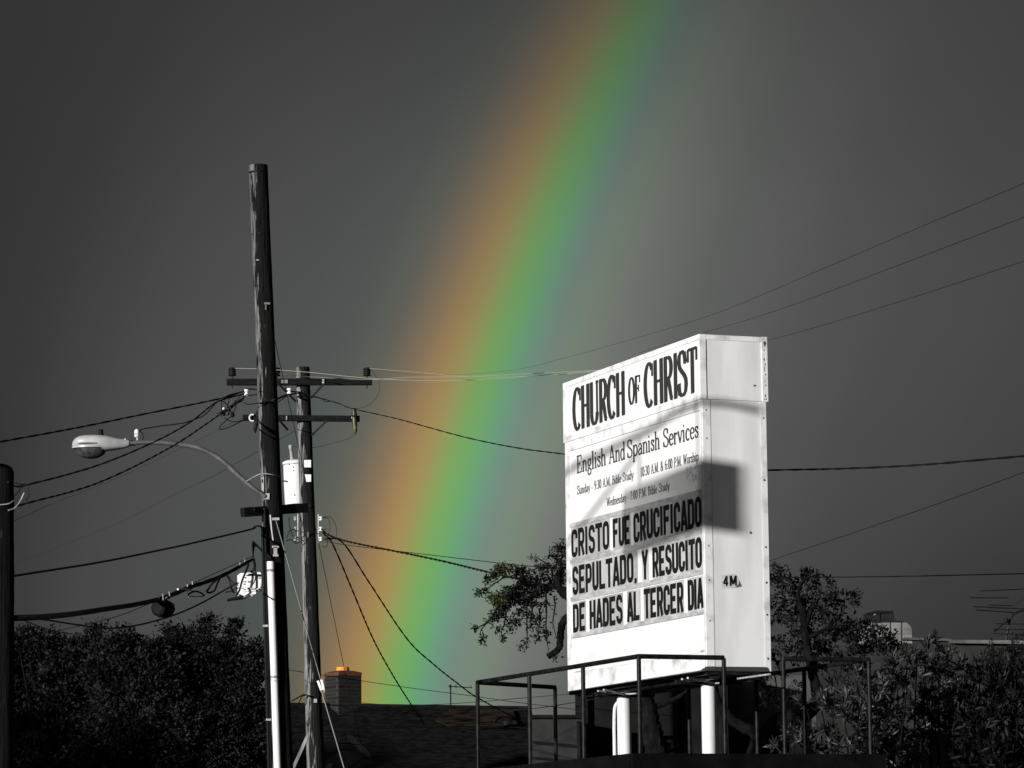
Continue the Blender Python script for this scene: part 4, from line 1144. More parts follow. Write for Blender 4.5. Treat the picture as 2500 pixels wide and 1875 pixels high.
for (x, y, rx, ry, lab) in ((568, 1012, 5.5, 6.5, 'larger black bulb shaped connector hanging in the wire tangle'), (547, 1010, 4, 5.5, 'smaller black connector with pale top hanging in the wire tangle')):
    u = mpp(49.7)
    o = MB().lathe(at(x, y, 49.7) - Z * ry * u, Z, [(0, rx * u * .5), (ry * u * .5, rx * u), (ry * u * 1.3, rx * u * .9), (ry * u * 2, rx * u * .35)], 12).build('split_bolt_connector', RUBBER, None, smooth=True, origin=at(x, y, 49.7))
    tag(o, lab, 'connector')
o = MB().lathe(at(546, 1000, 49.68), Z, [(0, .016), (.018, .02), (.03, .01)], 10).build('porcelain_knob', PORC_W, None, origin=at(546, 1000, 49.68))
tag(o, 'tiny white porcelain knob in the wire tangle', 'insulator')
# primary conductors
wire('power_line', [(567, 899, D2 - .17), (640, 901, 59.5), (755, 909, 59), (860, 920, 58.4), (949, 926.5, 58), (1060, 929, 57), (1200, 925, 56), (1435, 907, 54), (1500, 901, 53.5)], .0042, 'bright power line from the leftmost insulator to behind the sign', material=BARE)
wire('power_line', [(676, 913, D2 - .17), (755, 919.5, 59.5), (900, 926.5, 58.5), (1000, 921, 57.5), (1150, 919, 56), (1435, 905, 54), (1500, 900, 53.5)], .0038, 'bright power line from the middle insulator to behind the sign', material=BARE)
wire('power_line', [(896, 899, D2 - .17), (945, 903, 59.5), (1040, 911, 58.6), (1120, 918, 58), (1250, 920, 56.8), (1435, 909, 54.5), (1500, 903, 53.5)], .0035, 'bright power line from the rightmost insulator to behind the sign', material=BARE)
wire('overhead_line', [(896, 902, D2 - .17), (1050, 915, 59), (1243, 905, 58), (1390, 871, 56), (1560, 823, 50), (1748, 765, 44), (2000, 660, 38), (2250, 553, 33), (2530, 435, 28)], (.0012, .0034), 'topmost thin dark line rising to the right edge above the sign', material=LINE)
wire('overhead_line', [(1560, 862, 52), (1700, 818, 47), (1911, 753, 41), (2200, 645, 34), (2530, 519, 28)], (.0018, .0034), 'middle thin dark line rising to the right edge above the sign', material=LINE)
wire('overhead_line', [(1560, 900, 52), (1720, 866, 47), (1932, 816, 41), (2200, 735, 34), (2530, 628, 28)], (.0018, .0034), 'lowest thin dark line rising to the right edge from behind the sign', material=LINE)
wire('drop_lead', [(898, 899, D2 - .2), (905, 903, D2 - .2), (918, 920, D2 - .2), (927, 940, D2 - .2), (922, 965, D2 - .2), (905, 985, D2 - .2), (885, 995, D2 - .22), (866, 998, D2 - .26)], .0035, 'thin looping lead from the right insulator down to the fuse cutout', material=RUBBER2)
wire('drop_lead', [(867, 1060, D2 - .26), (850, 1071, D2 - .2), (820, 1080, D2), (770, 1092, D2 + .2), (716, 1090, D2 + .2)], .0035, 'thin lead from the fuse cutout to the transformer bushing', material=RUBBER2)
wire('service_cable', [(706, 963, D2 - .3), (738, 960, D2 - .25), (756, 967, D2 - .2), (790, 974, 59), (830, 986, 58), (862, 998, 57), (972, 1023, 54), (1130, 1066, 50), (1260, 1093, 46.5), (1386, 1110, 43.5), (1600, 1141, 38.5), (1750, 1151, 36), (1874, 1148, 34), (2060, 1144, 31), (2250, 1135, 28.5), (2530, 1111, 25)], .0058, 'twisted black cable passing behind the sign to the right edge', twist=.0040, strands=2, pitch=1.3, material=RUBBER)
wire('cable_sling', [(760, 968, D2 - .2), (775, 969, 59.3), (788, 975, 59), (794, 980, 58.9), (806, 980, 58.7)], .006, 'small loop of cable where it leaves the thinner pole')
# loops at the secondary rack
for i, (k, lb) in enumerate((([(787, 1263), (800, 1266), (806, 1285), (800, 1308), (792, 1318)], 'inner thin loop beside the stacked spools'),
                    ([(788, 1262), (808, 1264), (820, 1285), (821, 1305), (818, 1318)], 'outer thin loop beside the stacked spools'),
                    ([(786, 1333), (794, 1336), (800, 1328), (796, 1312), (788, 1300), (797, 1290)], 'small curl of wire under the stacked spools'))):
    wire('drip_loop', [(x, y, D2 - .2) for x, y in k], .0045, lb)
for k, lb in (([(700, 1314), (706, 1298), (716, 1293), (726, 1296)], 'short wire arching left of the lower spools'), ([(698, 1320), (712, 1318), (722, 1326), (733, 1322)], 'short wire drooping left of the lower spools'),
              ([(705, 1262), (708, 1290), (716, 1310), (728, 1318)], 'thin wire falling from the timber to the lower spools'), ([(735, 1318), (742, 1308), (752, 1296), (772, 1302)], 'black lead wrapped across the thinner pole at the spools')):
    wire('rack_lead', [(x, y, D2 - .22) for x, y in k], .008, lb)
wire('service_cable', [(786, 1292, D2 - .15), (800, 1305, 59.5), (831, 1317, 59), (870, 1327, 58), (960, 1345, 56), (1080, 1370, 53), (1200, 1399, 50), (1290, 1418, 48.5)], .0085, 'twisted black cable from the spools to the oak branch', twist=.009, strands=2, pitch=.55)
wire('thin_line', [(786, 1320, D2 - .15), (850, 1331, 58), (1000, 1349, 54), (1311, 1384, 48), (1600, 1404, 45), (1900, 1409.5, 42), (2200, 1407, 39), (2530, 1400, 36)], .0055, 'thin level line passing behind the sign and over the right trees', material=RUBBER)
wire('service_cable', [(790, 1316, D2 - .15), (836, 1324, 60.5), (900, 1420, 62), (994, 1560, 65), (1060, 1623, 67), (1123, 1673, 69), (1160, 1700, 70), (1230, 1738, 73), (1260, 1752, 74)], .0095, 'right of the two heavy cables slanting down to the house roof', twist=.006, strands=2, pitch=.8)
wire('service_cable', [(788, 1300, D2 - .15), (813, 1330, 60.3), (860, 1440, 62), (911, 1560, 65), (960, 1650, 68), (1007, 1725, 72), (1035, 1766, 73.2)], .0095, 'left of the two heavy cables slanting down to the house roof', twist=.006, strands=2, pitch=.8)
# guys
wire('guy_wire', [(652, 742, D1 - .12), (675, 850, 51.5), (729, 1091, 54.5), (783, 1350, 57.5), (841, 1633, 61), (892, 1862, 64), (905, 1920, 64.8)], .0055, 'long straight thin guy running from the tall pole past the thinner pole', material=RUBBER2)
gw = thing('guy_wire', at(673, 1268, D1 - .15), 'pale steel guy with a white strain insulator slanting off the tall pole', 'guy wire')
GP = smooth_path([at(673, 1268, D1 - .16), at(726, 1456, D1 - .4), at(784, 1664, D1 - .7)], 4)
MB().tube(GP, .0075, 6).build('upper_strand', GUY, gw)
g_a, g_b = at(786, 1690, D1 - .73), at(843, 1885, D1 - 1.0)
k = (0.0 - g_a.z) / (g_b.z - g_a.z)
MB().tube([g_a, g_a + (g_b - g_a) * k], .009, 6).build('lower_strand', GUY, gw)
ia, ib = at(780, 1661, D1 - .7), at(789, 1690, D1 - .73)
dv = (ib - ia).normalized(); sd_ = dv.cross(Vector((0, 1, 0))).normalized()
si = MB().bar(ia - sd_ * .024, ib - sd_ * .016 - dv * .03, .03, .02, up=(0, 1, 0)).build('strain_insulator', PVC, gw)
MB().bar(ia + sd_ * .024, ib + sd_ * .016 - dv * .03, .03, .02, up=(0, 1, 0)).build('clevis_plate', PVC, si)
MB().tube(smooth_path([ib - dv * .045 + sd_ * .025, ib - dv * .005 + sd_ * .02, ib + dv * .01, ib - dv * .005 - sd_ * .02, ib - dv * .045 - sd_ * .02], 5), .009, 7).build('thimble', GALV, si)
# lines near the house and right background
wire('thin_line', [(640, 1625, 63), (708, 1636, 64), (800, 1650, 66), (881, 1662, 67), (1020, 1682, 69), (1159, 1700, 70), (1250, 1713, 71), (1420, 1734, 73)], .006, 'thin line sloping across the chimney toward the railing', material=RUBBER2)
wire('thin_line', [(880, 1716, 74), (960, 1721, 73), (1060, 1720, 72), (1160, 1714, 71), (1290, 1703, 70), (1420, 1692, 69)], .006, 'thin slack line just above the house ridge', material=RUBBER2)
wire('thin_line', [(1150, 1738, 70), (1290, 1731, 69), (1420, 1712, 67), (1480, 1700, 66)], .007, 'thin line low across the wall under the sign', material=RUBBER2)
wire('thin_line', [(690, 1772, 66), (752, 1778, 67), (820, 1788, 68), (900, 1800, 69)], .006, 'upper thin line crossing low between the two poles', material=RUBBER2)
wire('thin_line', [(690, 1805, 66), (752, 1810, 67), (830, 1814, 68), (920, 1822, 69)], .006, 'lower thin line crossing low between the two poles', material=RUBBER2)
wire('slack_lead', [(712, 1712, D2 - .3), (726, 1704, D2 - .2), (742, 1696, D2 - .2), (756, 1700, D2 - .2), (766, 1710, D2 - .17)], .011, 'black lead entering the thinner pole at the low clamp')
wire('slack_lead', [(714, 1728, D2 - .3), (722, 1724, D2 - .2), (730, 1714, D2 - .2), (738, 1700, D2 - .2), (748, 1697, D2 - .2)], .009, 'short black lead curling below the low clamp')
wire('slack_lead', [(774, 1712, D2 - .15), (800, 1720, 60), (822, 1722, 61), (850, 1726, 64)], .009, 'black lead leaving the low clamp toward the chimney')
wire('thin_line', [(1840, 1384, 60), (1900, 1362, 58), (2100, 1295, 52), (2300, 1226, 46), (2530, 1142, 40)], .0055, 'faint line rising from the oak to the right edge', material=mat('grey_line', .02, rough=.8))
# small leads on the left pole
wire('pole_lead', [(20, 1246, D3 - .16), (36, 1240, D3 - .12), (50, 1222, D3 - .1), (59, 1203, D3 - .1)], .0075, 'bright bent wire on the short left pole', material=GALV)
wire('pole_lead', [(-6, 1233, D3 - .16), (20, 1230, D3 - .14), (34, 1222, D3 - .08)], .006, 'thin pale wire tied round the short left pole', material=GALV)
wire('pole_lead', [(36, 1178, D3 - .05), (50, 1182, D3 - .05), (66, 1184, D3 - .05), (70, 1204, D3 - .05), (69, 1214, D3 - .05), (63, 1222, D3 - .05)], .006, 'black hook shaped lead on the short left pole')
wire('pole_lead', [(36, 1210, D3 - .05), (44, 1200, D3 - .05), (52, 1190, D3 - .05), (66, 1183, D3 - .05)], .009, 'black strap from the short left pole to its cable')
hw('pole_bolt', 19, 1177, 5, 5, D3 - .14, STEEL_D, p3)
# leaning guard post left of the second pole
a, b = at(752, 1795, D2 - .8), at(714, 1880, D2 - .8)
k = (0 - a.z) / (b.z - a.z)
lb_ = MB().bar(a, a + (b - a) * k, .05, .10, up=(0, 1, 0)).build('leaning_brace', GREYW, None, origin=a + (b - a) * k)
tag(lb_, 'pale weathered timber leaning against the thinner pole at the bottom', 'timber')

# ------------------------------------------------------------------ house with chimney
DH = 75.0
hb = at(960, 1875, DH); hb.z = 0
house = thing('house', hb, 'low dark roofed house with a square brick chimney behind the poles', 'house')
r_l, r_r = at(640, 1722, DH), at(1298, 1732, DH)
rz = (r_l.z + r_r.z) / 2
def roof_pt(x, up, dd): return Vector((x, DH - dd, rz - up))
xl, xr = r_l.x, r_r.x
ev = 2.6
mb = MB().add([Vector((xl, DH, r_l.z)), Vector((xr, DH, r_r.z)), Vector((xr + .35, DH - 4.2, r_r.z - ev)), Vector((xl - .2, DH - 4.2, r_l.z - ev)),
               Vector((xl, DH, r_l.z - .16)), Vector((xr, DH, r_r.z - .16)), Vector((xr + .35, DH - 4.2, r_r.z - ev - .16)), Vector((xl - .2, DH - 4.2, r_l.z - ev - .16))],
              [(0, 3, 2, 1), (4, 5, 6, 7), (0, 1, 5, 4), (1, 2, 6, 5), (2, 3, 7, 6), (3, 0, 4, 7)])
roof = mb.build('roof', SHINGLE, house)
mb = MB().add([Vector((xl, DH + .03, r_l.z)), Vector((xr, DH + .03, r_r.z)), Vector((xr, DH + 4.2, r_r.z - ev)), Vector((xl, DH + 4.2, r_l.z - ev))], [(0, 1, 2, 3)])
mb.build('rear_roof', SHINGLE, house)
MB().tube([Vector((xl, DH, r_l.z + .02)), Vector((xr, DH, r_r.z + .02))], .045, 8).build('ridge_cap', SHINGLE, roof)
def on_roof(px, py, lift):
    d = ray(px, py)
    nrm_ = Vector((0, -ev, 4.2)).normalized()
    p0 = Vector((xl, DH, (r_l.z + r_r.z) / 2)) + nrm_ * lift
    return CAM + d * ((p0 - CAM).dot(nrm_) / d.dot(nrm_))
bp_ = [on_roof(x, y, .035) for x, y in ((1098, 1731), (1180, 1731.5), (1252, 1733), (1262, 1758), (1230, 1772), (1160, 1768), (1095, 1770), (1062, 1756))]
MB().prism(bp_, (0, .02, -.03)).build('sunlit_brown_patch', SHINGLE_B, roof)  # brown shingles, with a gap of sunlight put into their tone
for i in range(9):                    # shingle courses
    f = (i + 1) / 10
    a = Vector((xl - .2 * f, DH - 4.2 * f, r_l.z - ev * f + .012)); b = Vector((xr + .35 * f, DH - 4.2 * f, r_r.z - ev * f + .012))
    MB().bar(a, b, .06, .02).build('shingle_course', SHINGLE, roof)
mb = MB().box(Vector(((xl + xr) / 2, DH - 3.7, (rz - ev) / 2)), Vector(((xr - xl) / 2 - .1, 0, 0)), Vector((0, .12, 0)), Vector((0, 0, (rz - ev) / 2)))
mb.build('wall', STUCCO_D, house)
# chimney
DC = DH - .3
cc = at(827, 1700, DC)                 # near vertical edge
th = math.radians(35)
e1 = Vector((math.cos(th), math.sin(th), 0)) * .545
e2 = Vector((-math.sin(th), math.cos(th), 0)) * .545
ztop, zbot = at(827, 1641, DC).z, rz - 1.2
c0 = Vector((cc.x, cc.y, 0))
def cbox(mb, grow, z0, z1):
    m_ = c0 + (e1 + e2) / 2
    return mb.box(Vector((m_.x, m_.y, (z0 + z1) / 2)), e1 * (.5 + grow), e2 * (.5 + grow), Z * ((z1 - z0) / 2))
chim = cbox(MB(), 0, zbot, ztop - .06).build('chimney', BRICK, house)
cbox(MB(), .012, ztop - .059, ztop + .004).build('clay_course', BRICK_R, chim)
mb = MB(); m_ = c0 + (e1 + e2) / 2
cor = [m_ + e1 * a_ + e2 * b_ for a_, b_ in ((-.52, -.52), (.52, -.52), (.52, .52), (-.52, .52))]
top = [m_ + e1 * a_ + e2 * b_ for a_, b_ in ((-.3, -.3), (.3, -.3), (.3, .3), (-.3, .3))]
mb.add([Vector((p.x, p.y, ztop + .004)) for p in cor] + [Vector((p.x, p.y, ztop + .045)) for p in top], [(0, 1, 5, 4), (1, 2, 6, 5), (2, 3, 7, 6), (3, 0, 4, 7), (4, 5, 6, 7)])
mb.build('crown', BRICK_R, chim)
pp = at(842.5, 1629, DC + .35)
MB().lathe(Vector((m_.x, m_.y, ztop + .035)), Z, [(0, .128), (.02, .135), (.085, .125), (.09, .112), (.05, .10)], 20).build('chimney_pot', TERRA, chim, smooth=False)
# pale verge boards of the porch
MB().prism([at(x, y, DH - 6) for x, y in ((846, 1788), (853, 1790), (876, 1812), (903, 1838), (906, 1850), (893, 1846), (866, 1820), (848, 1806))], (0, .12, 0)).build('verge_board', GREYW, house)
MB().prism([at(x, y, DH - 6.2) for x, y in ((820, 1840), (836, 1832), (870, 1834), (905, 1848), (880, 1852), (866, 1866), (840, 1880), (826, 1866), (822, 1852))], (0, .3, 0)).build('porch_roof', mat('porch_tin', .03, .075, rough=.8, scale=7), house)
MB().prism([at(x, y, DH - 6.4) for x, y in ((795, 1870), (806, 1863), (812, 1864), (806, 1880), (795, 1882))], (0, .2, 0)).build('porch_post_cap', GREYW, house)
pa = at(860, 1880, DH - 6)
MB().bar(Vector((pa.x, pa.y, 0)), Vector((pa.x, pa.y, pa.z)), .1, .1).build('porch_post', STUCCO_D, house)
# small aerial on the ridge
aa = at(1100.5, 1728, DH); ab = at(1100, 1671, DH)
an = thing('roof_aerial', aa, 'small T shaped aerial standing on the house ridge', 'aerial')
MB().tube([aa, ab], .014, 7).build('mast', STEEL_D, an)
MB().bar(at(1095, 1675.5, DH), at(1153, 1679, DH), .012, .018).build('boom', STEEL_D, an)
for x in (1097, 1111, 1114, 1150):
    MB().tube([at(x, 1672.5, DH - .25), at(x, 1679, DH + .25)], .006, 5).build('element', STEEL_D, an)
# roof ventilator
vp = on_roof(1240, 1768, 0.0)
rv = thing('roof_ventilator', vp, 'black domed ventilator on the right end of the house roof', 'ventilator')
u = mpp(72)
MB().lathe(vp - Z * .02, Z, [(0, 20 * u), (6 * u, 20 * u), (12 * u, 17 * u), (19 * u, 10 * u), (22 * u, 2 * u)], 18).build('dome', RUBBER, rv, smooth=True)
MB().bar(vp + Vector((-.27, 0, -.06)), vp + Vector((-.27, 0, .18)), .02, .02).build('stay', STEEL_D, rv)
MB().lathe(vp + Vector((.14, -.14, .02)), (0.2, -1, .1), [(0, .05), (.02, .05), (.025, .03)], 12).build('flange', STEEL_D, rv)

# ------------------------------------------------------------------ low buildings behind the sign
def wall_block(name, x0, x1, ytop, dist, depth, material, label, cat='building'):
    a, b = at(x0, ytop, dist), at(x1, ytop, dist)
    o = thing(name, Vector(((a.x + b.x) / 2, dist, 0)), label, cat)
    mb = MB().box(Vector(((a.x + b.x) / 2, dist + depth / 2, a.z / 2)), Vector(((b.x - a.x) / 2, 0, 0)), Vector((0, depth / 2, 0)), Vector((0, 0, a.z / 2)))
    mb.build('wall', material, o)
    return o, a, b
b1, a_, b_ = wall_block('garden_store', 1294, 1422, 1754, 66, 5, STUCCO, 'small flat grey store wall seen through the left railing', 'building')
MB().bar(Vector((a_.x - .05, 65.95, a_.z + .03)), Vector((b_.x + .05, 65.95, b_.z + .03)), .12, .06).build('coping', STUCCO_D, b1)
for x in (1412,):
    q = at(x, 1760, 65.9)
    MB().bar(Vector((q.x, q.y, .0)), Vector((q.x, q.y, q.z)), .09, .06).build('pilaster', STUCCO_D, b1)
q0, q1 = at(1300, 1812, 65.93), at(1412, 1822, 65.93)
MB().bar(q0, q1, .02, .05).build('rail_pipe', STUCCO_D, b1)
q0, q1 = at(1300, 1850, 65.93), at(1400, 1858, 65.93)
MB().bar(q0, q1, .02, .04).build('rail_pipe', STUCCO_D, b1)
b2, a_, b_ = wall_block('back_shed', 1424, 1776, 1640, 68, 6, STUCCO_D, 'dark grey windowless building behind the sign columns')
for x0, x1_, y0 in ((1404, 1434, 1694), (1642, 1655, 1680), (1752, 1775, 1660)):
    qa, qb = at(x0, y0, 67.9), at(x1_, y0, 67.9)
    MB().box(Vector(((qa.x + qb.x) / 2, 67.9, qa.z / 2)), Vector(((qb.x - qa.x) / 2, 0, 0)), Vector((0, .06, 0)), Vector((0, 0, qa.z / 2))).build('pilaster', STUCCO_D, b2)
MB().bar(at(1300 + 130, 1818, 67.9), at(1640, 1830, 67.9), .03, .06).build('string_course', STUCCO_D, b2)
b3, a_, b_ = wall_block('lit_tone_annex', 1778, 1990, 1650, 70, 6, STUCCO_L, 'grey annex wall toned lighter as sunlit, seen between sign column and right railing')  # lighter stucco puts sunlight into this wall's colour
qa = at(1804, 1660, 69.95)
MB().tube([Vector((qa.x, 69.95, 0)), Vector((qa.x, 69.95, qa.z))], .03, 8).build('downpipe', STUCCO_L, b3)
MB().prism([at(x, y, 69.4) for x, y in ((1770, 1799), (1880, 1790), (1960, 1788), (1960, 1900), (1770, 1900))], (0, .5, 0)).build('lean_to', STUCCO_D, b3)

DB4 = 80.0
b4, a_, b_ = wall_block('flat_roof_building', 2085, 2700, 1572, DB4, 14, STUCCO, 'flat roofed grey building with a pale parapet cap behind the right shrubs')
q0, q1 = at(2318, 1567, DB4 - .1), at(2700, 1571, DB4 - .1)
MB().bar(q0, q1, .3, .075).build('parapet_cap', mat('parapet_white', .07, .17, rough=.9, scale=2, spec=.1), b4)
q0, q1 = at(2205, 1560, DB4 + .6), at(2320, 1564, DB4 + .6)
MB().bar(q0, q1, .4, .05).build('parapet_cap', STUCCO_L, b4)
q0, q1 = at(2455, 1578, DB4 - .05), at(2700, 1578, DB4 - .05)
MB().prism([at(x, y, DB4 - .2) for x, y in ((2462, 1574), (2640, 1574), (2640, 1700), (2466, 1700))], (0, .15, 0)).build('dark_panel', STUCCO_D, b4)

# rooftop unit
DU = 83.0
ub = at(2160, 1575, DU)
un = thing('rooftop_cooler', ub, 'white rounded rooftop cooler with a dark tapered cowl', 'air unit')
prof = [(2096, 1580), (2096, 1524), (2104, 1519), (2130, 1517), (2148, 1516.5)]
prof += [(2205 + 21 * math.sin(a_ * math.pi / 12), 1539 - 20 * math.cos(a_ * math.pi / 12)) for a_ in range(0, 7)] + [(2227, 1580)]
body = MB().prism([at(x, y, DU) for x, y in prof], (0, 1.2, 0)).build('casing', UNIT_W, un)
for x in (2130, 2173, 2200.5):
    MB().bar(at(x, 1519, DU - .01), at(x, 1578, DU - .01), .012, .02, up=(0, 1, 0)).build('seam', UNIT_D, body)
MB().bar(at(2174, 1547, DU - .008), at(2226, 1547.5, DU - .008), .012, .012, up=(0, 1, 0)).build('seam', mat('seam_grey', .08), body)
cw = [(2111, 1520), (2185, 1516), (2180.5, 1493), (2143, 1491), (2116, 1496)]
cowl = MB().prism([at(x, y, DU + .15) for x, y in cw], (0, .7, 0)).build('cowl', UNIT_D, un)
MB().prism([at(x, y, DU + .1) for x, y in ((2115, 1496.5), (2140, 1490), (2181, 1492), (2181, 1495), (2147, 1497.5), (2118, 1500))], (0, .8, 0)).build('cowl_lid', RUBBER, un)
MB().bar(at(2147, 1497, DU + .13), at(2148, 1517, DU + .13), .02, .02, up=(0, 1, 0)).build('cowl_seam', STEEL_D, cowl)
MB().lathe(at(2136, 1499, DU + .13), (0, -1, 0), [(0, .04), (.02, .03)], 7).build('worn_spot', UNIT_W, cowl)
MB().bar(at(2100, 1517.5, DU - .02), at(2205, 1517.5, DU - .02), .05, .03).build('top_lip', UNIT_D, un)

# tv antenna at the right edge
DA = 80.4
ta = thing('television_antenna', at(2456, 1566, DA), 'tangled television antenna on the flat roof at the right edge', 'antenna')
MB().tube(smooth_path([at(2455, 1570, DA), at(2459, 1545, DA), at(2464, 1520, DA), at(2470, 1505, DA), at(2482, 1495, DA), at(2500, 1490, DA), at(2520, 1486, DA)], 5), .024, 8).build('mast', STEEL_D, ta, smooth=True)
MB().tube([at(2427, 1543, DA - .1), at(2452, 1521, DA - .1)], .016, 7).build('boom', STEEL_D, ta)
MB().lathe(at(2457, 1520, DA - .15), Z, [(0, .03), (.02, .05), (.09, .05), (.1, .03)], 10).build('junction_box', RUBBER, ta)
for x0, y0, x1_, y1_, r_ in ((2367, 1459.5, 2462, 1459.5, .010), (2391, 1443, 2540, 1436, .010), (2376, 1481, 2470, 1485, .009), (2382, 1489, 2480, 1496, .012), (2412, 1477, 2475, 1479, .009), (2416, 1484, 2540, 1487, .009), (2430, 1523, 2540, 1524, .009), (2425, 1537, 2540, 1537, .008), (2424, 1547, 2540, 1550, .008)):
    MB().tube([at(x0, y0, DA - .2), at((x0 + x1_) / 2, (y0 + y1_) / 2, DA), at(x1_, y1_, DA + .2)], r_, 6).build('element', STEEL_D, ta)
for k in ([(2497, 1492), (2496, 1515), (2489, 1535), (2485, 1556)], [(2478, 1485), (2482, 1475), (2492, 1466), (2510, 1462)]):
    MB().tube(smooth_path([at(x, y, DA - .05) for x, y in k], 5), .007, 6).build('lead_wire', RUBBER2, ta, smooth=True)

# ------------------------------------------------------------------ foliage
def leaf_arrays(cen, dirs, length, width, fold=0.25):
    """one folded four point leaf per row; cen = leaf foot"""
    n = len(cen)
    d = dirs / np.linalg.norm(dirs, axis=1)[:, None]
    rnd = rng.normal(size=(n, 3))
    s = np.cross(d, rnd); s /= np.linalg.norm(s, axis=1)[:, None] + 1e-9
    nr = np.cross(d, s)
    L = length[:, None]; W = width[:, None]
    a = cen
    tip = cen + d * L
    mid = cen + d * L * .48
    l = mid + s * W * .5 + nr * W * fold
    r = mid - s * W * .5 + nr * W * fold
    v = np.stack([a, r, tip, l], 1).reshape(-1, 3)
    idx = np.arange(n) * 4
    f = np.concatenate([np.stack([idx, idx + 1, idx + 2], 1), np.stack([idx, idx + 2, idx + 3], 1)])
    return v, f
def np_build(name, v, f, material, parent=None, origin=(0, 0, 0)):
    root = parent
    while root is not None and root.parent is not None: root = root.parent
    off = np.array(root.location if root is not None else origin, float)
    me = bpy.data.meshes.new(name)
    v = (v - off).astype(np.float32)
    me.vertices.add(len(v)); me.vertices.foreach_set('co', v.ravel())
    k = f.shape[1]
    me.loops.add(len(f) * k); me.polygons.add(len(f))
    me.loops.foreach_set('vertex_index', f.astype(np.int32).ravel())
    me.polygons.foreach_set('loop_start', np.arange(0, len(f) * k, k, dtype=np.int32))
    me.polygons.foreach_set('loop_total', np.full(len(f), k, dtype=np.int32))
    me.materials.append(material)
    me.update(calc_edges=True)
    o = bpy.data.objects.new(name, me); col.objects.link(o)
    if parent is not None: o.parent = parent
    else: o.location = off
    return o
def blob_clumps(blobs, per, shell=(.45, 1.05), depth=1.0):
    """blobs = (px, py, r_px, dist); clump centres and outward directions"""
    C, Dn = [], []
    for px, py, r, dist in blobs:
        c = np.array(at(px, py, dist)); R = r * mpp(dist)
        n = max(3, int(per * (R ** 2)))
        d = rng.normal(size=(n, 3)); d /= np.linalg.norm(d, axis=1)[:, None]
        rad = R * rng.uniform(shell[0], shell[1], n) ** 1.0
        jit = 1 + .18 * np.sin(d[:, 0] * 5 + px) * np.sin(d[:, 2] * 6 + py)
        off = d * (rad * jit)[:, None]; off[:, 1] *= depth
        C.append(c + off); Dn.append(d)
    return np.concatenate(C), np.concatenate(Dn)
def crown(parent, name, blobs, per, leaves, L, W, spread, material, up=.35, out=.8, shell=(.45, 1.05), depth=1.0):
    C, Dn = blob_clumps(blobs, per, shell, depth)
    n = len(C)
    base = np.repeat(C, leaves, 0) + rng.normal(size=(n * leaves, 3)) * spread
    dr = np.repeat(Dn, leaves, 0) * out + rng.normal(size=(n * leaves, 3)) * .8 + np.array([0, 0, up])
    ln = rng.uniform(.6, 1.15, n * leaves) * L
    v, f = leaf_arrays(base, dr, ln, ln * (W / L) * rng.uniform(.8, 1.2, n * leaves))
    return np_build(name, v, f, material, parent)
def twig_leaves(paths, step, L, W, n_per=3, jit=.02):
    cen, dr = [], []
    for p in paths:
        for q in resample(p, step):
            for _ in range(n_per):
                cen.append(np.array(q) + rng.normal(size=3) * jit)
                dr.append(rng.normal(size=3) + np.array([0, 0, -.1]))
    cen, dr = np.array(cen), np.array(dr)
    ln = rng.uniform(.6, 1.15, len(cen)) * L
    return leaf_arrays(cen, dr, ln, ln * (W / L))
def limb(mb, pts, r0, r1, sub=6, n=10):
    path = smooth_path(pts, sub)
    k = len(path)
    ph = random.random() * 9
    mb.tube(path, [r0 + (r1 - r0) * i / (k - 1) for i in range(k)], n, bump=lambda i, j: 1 + .10 * math.sin(i * 1.3 + j * 2.1 + ph) + .06 * math.sin(i * 2.9 + ph))
    return path

def crown2(parent, name, blobs, material, sub=44, sr=.21, per=52, L=.078, W=.042):
    """ragged crown: each blob breaks into small dense sprays with dark gaps between them"""
    cen, dr = [], []
    for px, py, r, dist in blobs:
        c = np.array(at(px, py, dist)); R = r * mpp(dist)
        n = max(5, int(sub * R * R / .09))
        d = rng.normal(size=(n, 3)); d /= np.linalg.norm(d, axis=1)[:, None]
        C = c + d * (R * rng.uniform(.25, 1.12, n))[:, None]
        for q, dd in zip(C, d):
            k = int(per * rng.uniform(.5, 1.5)); s_ = sr * rng.uniform(.45, 1.1)
            o = rng.normal(size=(k, 3)) * np.array([1, 1, .62]) * s_ * .5
            cen.append(q + o); dr.append(o / s_ * 1.2 + rng.normal(size=(k, 3)) * .6 + dd * .35 + np.array([0, 0, .25]))
    cen, dr = np.concatenate(cen), np.concatenate(dr)
    ln = rng.uniform(.55, 1.2, len(cen)) * L
    v, f = leaf_arrays(cen, dr, ln, ln * (W / L) * rng.uniform(.8, 1.2, len(cen)))
    return np_build(name, v, f, material, parent)
# --- dark trees at the left --------------------------------------------------
def left_tree(label, trunk_px, dist, blobs, twigs, seed):
    b = at(trunk_px, 1875, dist); b = Vector((b.x, dist, 0))
    o = thing('oak_tree', b, label, 'tree', 'dark trees along the left')
    mb = MB()
    topz = max(at(x, y, d).z for x, y, r, d in blobs)
    fork = b + Z * (topz * .45)
    limb(mb, [b, b + Vector((.1, 0, topz * .2)), fork], .17, .12)
    tr_o = mb
    for x, y, r, d in blobs:
        c = at(x, y, d)
        limb(mb, [fork, fork.lerp(c, .5) + Vector((random.uniform(-.15, .15), random.uniform(-.15, .15), -.15)), c], .06, .012, 5, 6)
    paths = []
    for k in twigs:
        paths.append(limb(mb, [at(x, y, dist - .3) for x, y in k], .016, .004, 5, 5))
    mb.build('trunk', BARK, o, smooth=True)
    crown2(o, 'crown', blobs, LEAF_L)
    if paths:
        v, f = twig_leaves(paths, .05, .07, .034, 4, .03)
        np_build('twig_leaves', v, f, LEAF_L, o)
    return o
def tips(lst, d): return [(x, y, r, d + random.uniform(-.3, .3)) for x, y, r in lst]
LT = 62
